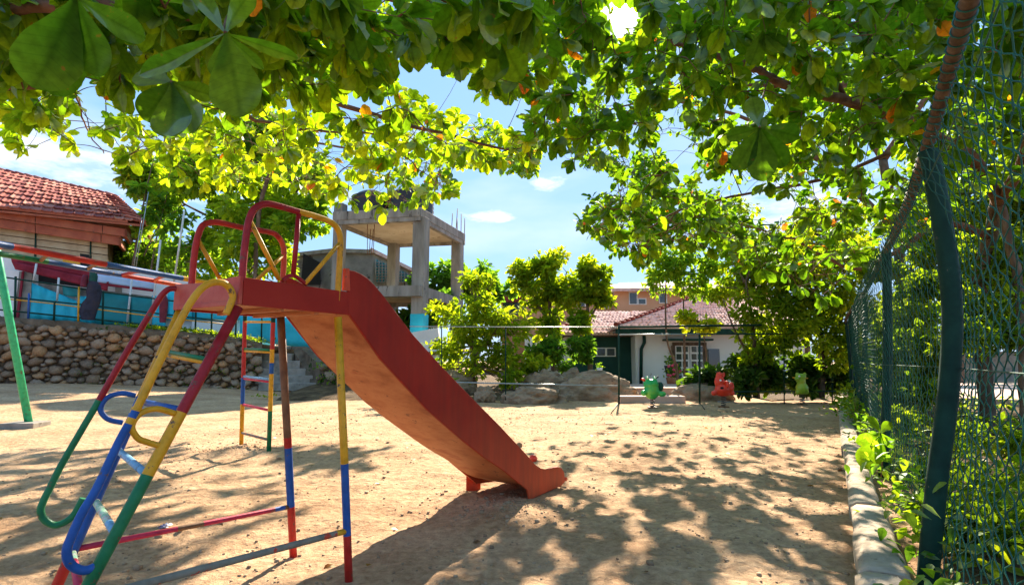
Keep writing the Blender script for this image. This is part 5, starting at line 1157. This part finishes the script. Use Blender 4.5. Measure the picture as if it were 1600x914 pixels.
# mass of trees on the right behind the corner
for i, (lab, blobs, n, s_, m_, tr, tint) in enumerate((
    ('spreading yellow green tree above the house eaves', [(1155, 425, 19, 46), (1190, 470, 18, 46), (1175, 512, 18, 36), (1205, 420, 18, 50), (1135, 455, 19, 28), (1220, 520, 18, 40), (1185, 548, 18, 28), (1235, 470, 18, 40)], 9500, .17, 'leaf_y', [([P(1182, 622, 18), P(1180, 570, 18), P(1175, 500, 18), P(1165, 440, 18)], .12), ([P(1180, 560, 18), P(1215, 500, 18), P(1225, 450, 18)], .07), ([P(1180, 570, 18), P(1150, 520, 18), P(1130, 470, 18)], .06)], (.05, 1)),
    ('dense yellow green tree next to the far end of the wire fence', [(1270, 450, 17.4, 50), (1300, 500, 17.4, 50), (1250, 510, 17.4, 40), (1320, 440, 17, 46), (1290, 540, 17.4, 40), (1340, 400, 16.5, 50), (1260, 400, 17.5, 40), (1345, 480, 17.5, 40), (1345, 540, 17.8, 34)], 11000, .165, 'leaf_y', [([P(1282, 622, 17.6), P(1285, 570, 17.6), P(1280, 500, 17.6), P(1275, 450, 17.6)], .13), ([P(1284, 560, 17.6), P(1315, 500, 17.5), P(1320, 440, 17)], .07), ([P(1283, 550, 17.6), P(1255, 510, 17.6), P(1250, 470, 17.5)], .06)], (.05, 1)))):
    T_('spreading_tree', lab, 'tree', blobs, n, s_, m_, tr, tint=tint, sub=14)
for lab, blobs, n in (('dark glossy shrub at the foot of the trees behind the red spring rider', [(1162, 572, 18.4, 20), (1190, 575, 18.2, 30), (1170, 595, 18.1, 26), (1210, 600, 18.1, 24)], 4600), ('dark glossy shrub behind the lime green spring rider', [(1240, 570, 18.2, 32), (1280, 580, 18, 32), (1250, 600, 17.9, 24), (1310, 590, 18, 30), (1330, 560, 18, 30)], 5600), ('low clump of strappy dark leaves below the double window', [(1092, 592, 19.4, 15), (1112, 588, 19.2, 16), (1070, 602, 19.6, 7), (1125, 600, 19, 12)], 900)):
    T_('shrub', lab, 'shrub', blobs, n, .2 if 'strappy' not in lab else .3, 'leaf_d', [], tint=(0, .75), org=P(blobs[0][0], 620, blobs[0][2]), sub=12)
# trees behind the fence on the right
T_('spreading_tree', 'airy yellow green tree filling the gap above the far fence corner', 'tree', [(1120, 370, 21, 40), (1180, 390, 21, 46), (1240, 370, 21, 46), (1300, 400, 20, 46), (1150, 340, 21, 34), (1340, 350, 20, 46), (1270, 340, 21, 36), (1220, 420, 20, 36)], 7500, .19, 'leaf_y', [([P(1262, 622, 20.5), P(1260, 520, 20.5), P(1240, 430, 20.5), P(1230, 370, 21)], .13), ([P(1250, 460, 20.5), P(1180, 400, 21), P(1140, 370, 21)], .06)], tint=(.1, 1), sub=15)
for lab, blobs, n_ in (('bright green shrubs behind the fence between the second and near posts', [(1400, 560, 11, 40), (1430, 610, 10, 36), (1405, 500, 11.5, 36), (1440, 540, 10.5, 34), (1395, 620, 10.5, 30), (1420, 660, 8.5, 30), (1445, 450, 11.5, 34)], 7000), ('tangle of green shrubs behind the fence right of the near post', [(1510, 520, 9, 44), (1550, 480, 9.5, 50), (1600, 520, 9, 60), (1520, 450, 10, 46), (1590, 420, 10, 60), (1530, 400, 10, 50)], 6500), ('low leafy plants on the soil below the paved path', [(1490, 690, 5.6, 40), (1540, 760, 4.2, 60), (1600, 820, 3.6, 80), (1500, 820, 3.8, 50), (1580, 690, 5.6, 50), (1460, 740, 5.2, 30)], 3600)):
    T_('shrub', lab, 'shrub', blobs, n_, .12 if 'low' not in lab else .075, 'leaf_y', [], tint=(-.2, .8), sub=16, org=P(blobs[0][0], 650, blobs[0][2]))
T_('broadleaf_tree', 'green tree behind the wire fence, left of the near post', 'tree', [(1420, 420, 14, 60), (1400, 500, 13.5, 50), (1430, 330, 14, 60), (1450, 560, 13, 46), (1390, 570, 13.5, 36), (1420, 600, 13, 30)], 9000, .17, 'leaf_y', [([P(1425, 640, 13.6), P(1428, 580, 13.6), P(1425, 480, 13.8), P(1425, 400, 14)], .13)], tint=(-.2, .7), sub=14)
T_('broadleaf_tree', 'green tree behind the wire fence at the right edge', 'tree', [(1560, 300, 11, 90), (1620, 420, 11, 80), (1520, 430, 12, 60), (1590, 200, 10.5, 90), (1540, 520, 12.5, 36), (1640, 300, 10, 90), (1510, 330, 12, 60), (1660, 540, 12, 60)], 12000, .17, 'leaf_y', [([P(1645, 680, 9.6), P(1650, 560, 9.8), P(1640, 420, 10), P(1600, 300, 10.4)], .15)], tint=(-.2, .7), sub=14)
T_('broadleaf_tree', 'mass of far green trees behind the right hand garden', 'tree', [(1480, 480, 26, 60), (1560, 500, 27, 60), (1640, 480, 28, 70), (1420, 520, 25, 40), (1500, 400, 28, 70), (1600, 400, 28, 80)], 9000, .35, 'leaf_y', [([P(1500, 620, 26), P(1500, 540, 26), P(1500, 440, 27)], .2)], tint=(-.1, .8), sub=12)

# ------------------------------------------------------------------ ground cover behind the fence and along the kerb
n = 9000; s_ = rng.uniform(-2.5, 16, n); o_ = .15+rng.random(n)**1.5*7
keep = vnoise(s_*1.4+3, o_*1.4) + rng.random(n)*.35 > .55; s_, o_ = s_[keep], o_[keep]; n = len(s_)
x = FP0.x+FD.x*s_+FN.x*o_; y = FP0.y+FD.y*s_+FN.y*o_; hgt = .06+rng.random(n)**2*.3+.06
pos = np.stack([x, y, hgt], 1); d = rng.normal(0, 1, (n, 3)); d[:, 2] = np.abs(d[:, 2])*.5
leaves_mesh('ground_cover', pos, d, rng.uniform(-.5, .5, n), rng.uniform(.05, .13, n), rng.random(n)*.9, 'leaf_y', LT, kind='stuff', label='low leafy plants and fallen leaves on the soil behind the wire fence')
n = 1600; s_ = rng.uniform(-1.5, 14, n); o_ = rng.normal(.02, .12, n); z = .1+rng.random(n)**1.6*(.25+.3*vnoise(s_*1.1, s_*0+2))
keep = vnoise(s_*1.7+9, s_*0+5) > .42; x = (FP0.x+FD.x*s_+FN.x*o_)[keep]; y = (FP0.y+FD.y*s_+FN.y*o_)[keep]; pos = np.stack([x, y, z[keep]], 1); n = len(x); d = rng.normal(0, 1, (n, 3)); d[:, 2] = np.abs(d[:, 2])
leaves_mesh('weeds', pos, d, rng.uniform(-.5, .5, n), rng.uniform(.05, .12, n), .2+rng.random(n)*.7, 'leaf_g', LT, kind='stuff', label='weeds growing between the kerb and the wire fence')
# dry fallen leaves
n = 900; s_ = rng.uniform(-2.5, 12, n); o_ = .1+rng.random(n)*6; pos = np.stack([FP0.x+FD.x*s_+FN.x*o_, FP0.y+FD.y*s_+FN.y*o_, np.full(n, .13)], 1); d = rng.normal(0, 1, (n, 3)); d[:, 2] *= .2
M['dry'] = leaf_mat('dry_leaf', [(0, (.12, .05, .02)), (.6, (.3, .16, .06)), (1, (.45, .3, .12))], tr=.3)
leaves_mesh('fallen_leaves', pos, d, rng.uniform(-.5, .5, n), rng.uniform(.06, .13, n), rng.random(n), 'dry', LT, kind='stuff', label='dry brown fallen leaves on the soil behind the wire fence')
n = 110; x = rng.uniform(-6, 5, n); y = rng.uniform(3, 15, n); pos = np.stack([x, y, gz(x, y)+.012], 1); d = rng.normal(0, 1, (n, 3)); d[:, 2] *= .1
leaves_mesh('fallen_leaves', pos, d, rng.uniform(-.2, .2, n), rng.uniform(.04, .09, n), rng.random(n), 'dry', LT, kind='stuff', label='a few dry fallen leaves scattered on the sand')
# young plant with large leaves leaning over the kerb
def big_plant(base, lab, leaves):
    t = thing('leafy_plant', base, lab, 'plant')
    for (dx, dy, dz, sz, tn) in leaves:
        tipb = base+V3(dx*.45, dy*.45, max(.06, dz+.12)); MB().tube(smooth_path([base, base.lerp(tipb, .5)+V3(0, 0, .05), tipb], 3), .004, 5).build('stem', 'pipegreen' if False else 'bark2', t)
        d = np.array([[dx, dy, dz-.1]]); leaves_mesh('leaf', np.array([tipb]), d, np.array([random.uniform(-.4, .4)]), np.array([sz]), np.array([tn]), 'leaf', LT, t, tuple(tipb))
b = G(1338, 668); b.z = .14
big_plant(b, 'bushy weed with bright leaves spilling over the kerb by the third post', [(-.3, -.1, .1, .15, .7), (-.2, .2, .2, .15, .8), (.1, -.3, .2, .14, .6), (-.4, .1, .05, .14, .7), (.2, .2, .25, .15, .7), (0, 0, .35, .14, .8)])
weeds('weeds', [G(1336, 650)+V3(0, 0, .3), G(1330, 645)+V3(0, 0, .25), G(1345, 665)+V3(0, 0, .3), G(1332, 640)+V3(.1, 0, .55)], 520, (.2, .3, .14), .13, 'leaf_y', kind='stuff', label='bright weeds massed over the far end of the kerb')

# ================================================================== the leafy canopy overhead
LIT = [[(0, 622), (540, 622), (700, 640), (760, 700), (560, 705), (360, 690), (180, 695), (0, 700)], [(430, 745), (600, 750), (730, 765), (560, 860), (470, 900), (300, 910), (380, 830)], [(640, 632), (900, 640), (1060, 655), (900, 685), (760, 690)], [(520, 655), (700, 655), (740, 750), (600, 745)]]
def shadow_px(p):
    t = p[2]/SUND.z; g = (p[0]-SUND.x*t, p[1]-SUND.y*t, 0)
    return proj(g) if g[1] > .8 else (-999, -999)
Lpoly = [(-90, -45), (835, -45), (838, 60), (835, 150), (760, 150), (735, 105), (690, 100), (640, 76), (606, 92), (625, 145), (690, 172), (745, 182), (800, 205), (838, 215), (838, 285), (800, 290), (745, 262), (695, 268), (718, 322), (620, 336), (520, 322), (420, 292), (330, 300), (262, 282), (212, 262), (165, 222), (120, 236), (62, 212), (38, 246), (0, 186), (-90, 180)]
Rpoly = [(826, -45), (1700, -45), (1700, 300), (1480, 330), (1400, 410), (1330, 420), (1300, 470), (1240, 452), (1180, 425), (1120, 400), (1080, 385), (1000, 412), (945, 395), (905, 352), (925, 312), (985, 300), (940, 262), (900, 262), (860, 232), (822, 262), (812, 225), (845, 160), (832, 60)]
HOLES = [[(1015, 215), (1060, 205), (1092, 235), (1080, 290), (1040, 300), (1050, 255)], [(1140, 290), (1230, 300), (1250, 335), (1180, 345)], [(1085, 262), (1130, 270), (1120, 300), (1090, 300)]]
def canopy(label, poly, n_ros, depthf, limbs, sub_lab, trunk_org, size=.2, seed=0, near=300, shade=None, nshade=0, hr=(3.5, 14), dens=lambda x, y: 1.0, tint=(0, 1), tintf=lambda p: 0.0):
    rg = np.random.default_rng(seed); t = thing('almond_tree', trunk_org, label, 'tree')
    nodes = []
    for nm, pts, r0_, r1_ in limbs:
        p = smooth_path(pts, 6); k = len(p); p = [q+V3(*rg.normal(0, .012, 3)) for q in p]
        MB().tube(p, [r0_+(r1_-r0_)*i/(k-1) for i in range(k)], 12).build(nm, 'bark' if nm == 'trunk' else 'bark2', t)
        if nm != 'trunk': nodes += p
    x0, x1 = min(p[0] for p in poly), max(p[0] for p in poly); y0, y1 = min(p[1] for p in poly), max(p[1] for p in poly)
    ros = []; tries = 0
    while len(ros) < n_ros and tries < n_ros*60:
        tries += 1
        x, y = rg.uniform(x0, x1), rg.uniform(y0, y1)
        if not inpoly(x, y, poly) or any(inpoly(x, y, h_) for h_ in HOLES): continue
        if vnoise(np.array([x/46.+seed]), np.array([y/40.]))[0] < .30*dens(x, y): continue
        Y = depthf(x, y, rg); p = P(x, y, Y)
        rr = size*F/Y*.55
        if math.hypot(x-977, y-22) < 15+rr*.8: continue
        if not inpoly(x, y+rr*.55, poly) and rg.random() < .8: continue
        sx, sy = shadow_px(p)
        if any(inpoly(sx, sy, l) for l in LIT) and rg.random() < .97: continue
        ros.append(p)
    A = []; D = []; RO = []; S = []; TN = []; tw = MB()
    tries = 0; got = 0
    while shade and got < nshade and tries < nshade*80:
        tries += 1; pl_ = shade[int(rg.integers(0, len(shade)))]; gxx = rg.uniform(min(q[0] for q in pl_), max(q[0] for q in pl_)); gyy = rg.uniform(min(q[1] for q in pl_), max(q[1] for q in pl_))
        if not inpoly(gxx, gyy, pl_): continue
        if vnoise(np.array([gxx/38.+seed*3]), np.array([gyy/13.]))[0] < .2: continue
        p = G(gxx, gyy); p = p+SUND*(rg.uniform(*hr)/SUND.z); x, y = proj(p); rr = size*F/p.y*.55
        if y > 0 and not inpoly(x, y+rr*.6, poly): continue
        if any(inpoly(x, y, h_) for h_ in HOLES) or math.hypot(x-977, y-22) < 17+rr: continue
        ros.append(p); got += 1
    # grow the twigs outward: every spray joins the nearest bough or an earlier spray
    nd = np.array([tuple(q) for q in nodes]); rp_ = np.array([tuple(q) for q in ros]); d0 = np.array([np.min(np.linalg.norm(nd-q, axis=1)) for q in rp_])
    buf = np.zeros((len(nd)+len(rp_), 3)); buf[:len(nd)] = nd; cnt = len(nd)
    for ri in np.argsort(d0):
        p = ros[ri]; dd = np.linalg.norm(buf[:cnt]-rp_[ri], axis=1); e = Vector(buf[int(np.argmin(dd))]); v = p-e; L = v.length; buf[cnt] = rp_[ri]; cnt += 1
        if .05 < L < 2.6:
            mid = e.lerp(p, .5)+V3(*rg.normal(0, .09, 3))*L+V3(0, 0, .05*L); r_ = min(.014, .0035+.003*L+.004*rg.random()); tw.tube(smooth_path([e, mid, p], 3), [r_*(1-.09*i) for i in range(7)], 4, cap=False)
        ax = V3(*rg.normal(0, .55, 3))+(v.normalized() if L > 1e-3 else V3(0, 0, 1))*.7+V3(0, 0, -.1); ax.normalize(); k = int(rg.integers(5, 10)); q0 = rg.uniform(0, 6.28); u = ax.orthogonal().normalized(); w = ax.cross(u)
        tb = rg.random()*.75+tintf(p)
        for i in range(k):
            a = q0+i*2.4+rg.normal(0, .15); cone = rg.uniform(.35, 1.25); d = (u*math.cos(a)+w*math.sin(a))*math.sin(cone)+ax*math.cos(cone)+V3(0, 0, -.28)
            A.append(p+V3(*rg.normal(0, .015, 3))); D.append(d); RO.append(rg.normal(0, .35)); S.append(size*rg.uniform(.55, 1.15)*(1 if i else .6)); TN.append(tint[0]+(tint[1]-tint[0])*min(1, max(0, .6*tb+.5*rg.random()-.02)))
    A = np.array([tuple(a) for a in A]); D = np.array([tuple(a) for a in D]); RO = np.array(RO); S = np.array(S); TN = np.array(TN)
    rare = rg.random(len(TN)) < .011; TN = np.where(rare, rg.uniform(.955, 1, len(TN)), np.minimum(TN*.9, .9))
    # keep the way to the sun clear
    mid_ = A+D/np.linalg.norm(D, axis=1, keepdims=True)*S[:, None]*.5; tz = mid_[:, 2]/SUND.z; gx_, gy_ = mid_[:, 0]-SUND.x*tz, mid_[:, 1]-SUND.y*tz
    drop = (gy_ > 2.2) & (gy_ < 17) & (vnoise(gx_*6.0+4, gy_*3.4+7) > .54)
    A, D, RO, S, TN = A[~drop], D[~drop], RO[~drop], S[~drop], TN[~drop]
    pp = np.array([proj(a+d/np.linalg.norm(d)*s*.5) for a, d, s in zip(A, D, S)]); rr = S*F/np.maximum(A[:, 1], .5)*.33; ok = np.hypot(pp[:, 0]-977, pp[:, 1]-22) > 17+rr
    A, D, RO, S, TN = A[ok], D[ok], RO[ok], S[ok], TN[ok]; pp = pp[ok]
    vis = (pp[:, 0] > -20) & (pp[:, 0] < 1620) & (pp[:, 1] > -20) & (pp[:, 1] < 930); order = np.argsort(np.where(vis, A[:, 1]/S, 1e6)); ni = order[:near]; fi = order[near:]
    leaves_mesh('foliage', A[fi], D[fi], RO[fi], S[fi], TN[fi], 'leaf', LT, t, tuple(trunk_org), kind='stuff')
    if tw.v: tw.build('twigs', 'bark2', t, kind='stuff')
    # the leaves that show largest, one by one
    vars_ = []
    for v in range(14):
        tn = (v+.5)/12*.9 if v < 12 else (.965, .99)[v-12]; dr = random.uniform(.08, .4); fo = random.uniform(-.05, .22); tv, tq, tu = fine_template(dr, fo, random.uniform(.03, .09))
        # finer outline for close leaves: subdivide the blade once, with a wavy edge
        tv = tv*np.array([1, random.uniform(.88, 1.12), 1]); me = bpy.data.meshes.new('leaf'); me.from_pydata([tuple(q) for q in tv], [], [tuple(int(i) for i in q) for q in tq])
        for q in me.polygons: q.use_smooth = True
        a = me.attributes.new('tint', 'FLOAT', 'POINT'); a.data.foreach_set('value', np.full(len(tv), tn, dtype=np.float32)); a = me.attributes.new('luv', 'FLOAT_VECTOR', 'POINT'); a.data.foreach_set('vector', tu.astype(np.float32).ravel()); me.materials.append(M['leaf']); vars_.append(me)
    Rm = frames(D[ni], RO[ni])
    for i, j in enumerate(ni):
        v = min(11, int(TN[j]/.9*12)) if TN[j] < .93 else 12+int(rg.integers(0, 2))
        o = bpy.data.objects.new('leaf', vars_[v]); COL.objects.link(o); o.parent = t
        mt = Matrix(Rm[i].tolist()).to_4x4(); loc = Vector(A[j])-ORG[t.name]; o.matrix_basis = Matrix.Translation(loc) @ mt @ Matrix.Scale(float(S[j]), 4)
    return t
def dl(x, y, rg):
    base = np.interp(y, [-90, 30, 120, 200, 330], [2.6, 3.2, 4.6, 7.0, 9.5]); return float(base*rg.uniform(.75, 1.45))
canopy('leafy tropical almond tree spreading over the top left of the picture', Lpoly, 1250, dl,
    [('trunk', [V3(-7.5, 1.0, -.2), V3(-7.3, 1.4, 1.6), V3(-6.8, 2.2, 3.2)], .2, .14),
     ('limb', [V3(-6.8, 2.2, 3.2), P(-120, 70, 3.6), P(0, 128, 3.8), P(110, 112, 4.2), P(250, 90, 5), P(420, 122, 6.2), P(560, 172, 7.2), P(700, 212, 7.6), P(835, 246, 8.2)], .09, .014),
     ('limb', [P(250, 90, 5), P(400, 186, 7), P(500, 205, 8), P(585, 212, 8.6), P(660, 270, 9)], .03, .01),
     ('limb', [P(0, 25, 2.6), P(120, 5, 2.4), P(300, 30, 2.8), P(420, 40, 3.4), P(560, -10, 4), P(690, 20, 4.6), P(780, 50, 5)], .03, .01),
     ('limb', [P(110, 112, 4.2), P(130, 190, 6), P(160, 240, 7)], .012, .006), ('limb', [P(420, 122, 6.2), P(500, 60, 6), P(620, 30, 6), P(740, 60, 6)], .016, .008)], '', V3(-7.5, 1.0, 0), .2, 3, tintf=lambda p: float(np.interp(p.y, [3, 5, 7.5], [-.08, .3, .75])))
def dr(x, y, rg):
    base = np.interp(y, [-90, 60, 200, 420], [4.2, 5.2, 7.0, 9.5]); return float(base*rg.uniform(.7, 1.7))
tb = P(1545, 668, 10.2); tb.z = 0
canopy('tropical almond tree behind the wire fence, its boughs over the top right', Rpoly, 2300, dr,
    [('trunk', [tb-V3(0, 0, .1), P(1536, 560, 10.2), P(1530, 450, 10), P(1548, 360, 9.6), P(1560, 310, 9.2)], .13, .1),
     ('trunk', [P(1600, 660, 8.6)-V3(0, 0, .3), P(1598, 560, 8.8), P(1590, 440, 9.2), P(1562, 315, 9.2)], .075, .07),
     ('limb', [P(1560, 315, 9.2), P(1520, 250, 8.2), P(1440, 200, 7), P(1330, 160, 6.6), P(1225, 132, 6.2), P(1180, 108, 6), P(1110, 84, 5.8), P(1050, 66, 5.6)], .1, .02),
     ('limb', [P(1560, 315, 9.2), P(1600, 250, 8), P(1620, 120, 7), P(1560, 0, 6), P(1500, -100, 5)], .09, .04),
     ('limb', [P(1545, 370, 9.6), P(1470, 350, 9.4), P(1400, 395, 9.6), P(1330, 420, 10), P(1240, 375, 10), P(1150, 350, 10)], .06, .012),
     ('limb', [P(1520, 250, 8.2), P(1400, 240, 8.4), P(1290, 280, 8.6), P(1180, 300, 8.6), P(1060, 330, 8.4), P(985, 380, 8.2)], .04, .01),
     ('limb', [P(1330, 160, 6.6), P(1240, 60, 6.2), P(1130, -20, 6), P(1000, -60, 6)], .03, .01), ('limb', [P(1225, 132, 6.2), P(1100, 140, 6.8), P(960, 170, 7.4), P(850, 220, 8)], .022, .006)], '', tb, .2, 8, shade=[[(860, 660), (1335, 650), (1340, 914), (900, 914), (560, 880), (760, 790)], [(860, 700), (1335, 700), (1340, 914), (700, 914)]], nshade=900, hr=(2.6, 7), tintf=lambda p: -.12)
# a farther layer: the boughs that throw the dappled shade on the sand
def df(x, y, rg): return float(rg.uniform(13, 24))
Fpoly = [(600, -60), (838, -60), (838, 285), (800, 280), (720, 255), (716, 318), (640, 330), (560, 310), (500, 290), (560, 180), (600, 150)]
canopy('tall tree beyond, showing small leaves through the gaps of the left canopy', [(380, -60), (838, -60), (838, 130), (760, 130), (735, 105), (690, 100), (640, 76), (606, 92), (625, 145), (690, 175), (745, 182), (800, 210), (838, 220), (838, 280), (745, 258), (700, 268), (712, 315), (620, 326), (520, 312), (420, 280), (300, 280)], 1000, df,
    [('trunk', [P(398, 480, 29), P(405, 330, 28.5), P(440, 220, 27)], .12, .1), ('limb', [P(440, 220, 27), P(520, 120, 25), P(640, 0, 22)], .14, .05), ('limb', [P(520, 150, 25.5), P(520, 180, 20), P(440, 120, 17)], .08, .03), ('limb', [P(470, 220, 26), P(620, 240, 22), P(800, 240, 18)], .06, .02)], '', P(398, 480, 29), .3, 21, near=0, tintf=lambda p: .35, shade=[[(-40, 705), (420, 703), (430, 740), (375, 830), (300, 905), (180, 960), (-40, 960)], [(420, 703), (620, 706), (600, 742), (430, 735)]], nshade=330, hr=(4, 14))
canopy('tall tree beyond the fence, showing small leaves through the gaps of the right canopy', Rpoly, 1100, df,
    [('trunk', [P(1420, 640, 16)-V3(0, 0, .3), P(1415, 500, 16), P(1400, 360, 16), P(1380, 250, 16)], .17, .12), ('limb', [P(1400, 360, 16), P(1280, 250, 17), P(1150, 180, 18), P(1000, 150, 19)], .12, .03), ('limb', [P(1380, 250, 16), P(1300, 100, 17), P(1200, 0, 18)], .12, .03), ('limb', [P(1380, 250, 16), P(1480, 100, 16), P(1520, 0, 16)], .12, .03)], '', P(1420, 640, 16), .28, 33, near=0)
# hero sprays close to the lens
def spray(label, hub, dirs, stem, nm='leaf_spray', cat='leaf spray', grp='large leaves close to the camera'):
    t = thing(nm, hub, label, cat, grp)
    MB().tube(smooth_path(stem, 4), .006, 8).build('stem', 'bark2', t)
    for (x, y, dY, wsc, tn, roll) in dirs:
        tip_ = P(x, y, hub.y+dY); d = tip_-hub; L = d.length; st_ = [(0, .02), (.1, .05), (.22, .11), (.36, .18), (.5, .25), (.64, .285), (.77, .28), (.88, .22), (.95, .14), (.985, .07), (1.0, .015)]
        tv = []; tu = []; dp = random.uniform(.05, .18)
        for q, w_ in st_:
            for s_ in (-1, -.5, 0, .5, 1): wv = .012*math.sin(q*14+s_*3); tv.append((q, s_*w_*wsc*(1+.07*math.sin(q*23+s_*2+tn*9)), -dp*math.sin(q*2.6)+abs(s_)*w_*.16+wv*abs(s_))); tu.append((q, s_*w_, 0))
        tq = []
        for i in range(len(st_)-1):
            for j in range(4): a = i*5+j; tq.append((a, a+1, a+6, a+5))
        tv = np.array(tv); xa = d.normalized(); toc = (V3(0, 0, CH)-hub.lerp(tip_, .5)).normalized()+V3(math.sin(roll*5)*.5, 0, math.cos(roll*9)*.45); za = (toc-xa*toc.dot(xa)).normalized(); ya = za.cross(xa); Rm = np.array([tuple(xa), tuple(ya), tuple(za)]).T; v = (tv@Rm.T)*L+np.array(hub)
        lo = fastmesh('leaf', v, np.array(tq), 'leaf', t, tuple(hub), np.full(len(tv), tn*.6), np.array(tu)); sb_ = lo.modifiers.new('smooth', 'SUBSURF'); sb_.levels = sb_.render_levels = 2
spray('spray of huge green leaves at top centre left with one long leaf hanging down', P(352, 52, 1.75), [(374, 180, -.02, .95, .5, 1.2), (332, 118, .0, .7, .3, 1.0), (212, 118, .15, .28, .45, .8), (412, 108, .1, .5, .5, .6), (400, -20, .05, .6, .6, .5), (300, -30, .0, .5, .3, .4), (468, 92, .15, .35, .7, .5)], [P(352, 52, 1.75), P(360, 20, 1.9), P(420, -60, 2.2)])
spray('spray of big dark leaves hanging in the top left corner', P(118, -4, 1.6), [(52, 136, .0, .98, .4, 1.15), (150, 120, .1, .9, .25, 1.0), (230, 60, .2, .8, .2, .7), (80, 150, .12, .8, .35, 1.0)], [P(118, -4, 1.6), P(130, -60, 1.8), P(160, -140, 2.1)])
spray('spray of broad olive leaves hanging below the huge one at upper left', P(268, 128, 2.3), [(262, 212, -.05, 1.1, .3, 1.1), (300, 205, .0, 1.1, .35, 1.1), (222, 190, .1, 1.0, .3, 1.0), (338, 150, .15, .8, .5, .8), (210, 112, .1, .8, .3, .7)], [P(268, 128, 2.3), P(300, 140, 2.6), P(350, 150, 3.2)])
spray('spray of backlit leaves hanging at top centre against the blue sky', P(778, 55, 2.9), [(815, 125, 0, 1.0, .75, 1.2), (770, 125, 0, 1.0, .45, 1.1), (722, 100, .1, 1.0, .7, .9), (735, 15, .1, .9, .5, .8), (812, 15, .1, .9, .8, .6), (700, 60, .2, .8, .5, .8)], [P(778, 55, 2.9), P(790, 10, 3.1), P(800, -60, 3.4)])
spray('spray of dark leaves hanging in front of the right hand bough', P(1187, 200, 3.4), [(1192, 282, 0, .9, .2, 1.2), (1150, 265, .1, .9, .25, 1.1), (1225, 262, .1, .9, .25, 1.1), (1135, 215, .1, .8, .3, .9), (1250, 215, .1, .8, .2, .9), (1175, 150, .1, .8, .3, .6)], [P(1187, 200, 3.4), P(1190, 160, 3.7), P(1200, 125, 4.5)])

bb = G(1378, 760); bb.z = .1
spray('young plant with broad light green leaves leaning over the kerb by the second post', P(1376, 676, 5.9), [(1349, 730, -.05, 1.0, .7, 1.2), (1340, 692, .0, .8, .65, 1.0), (1358, 650, .05, .8, .75, .9), (1392, 658, .05, .9, .6, .6), (1398, 700, .0, .8, .5, .8), (1372, 722, .0, .8, .45, .9)], [bb, bb.lerp(P(1376, 676, 5.9), .6)+V3(.02, 0, 0), P(1376, 676, 5.9)], 'leafy_plant', 'plant', None)
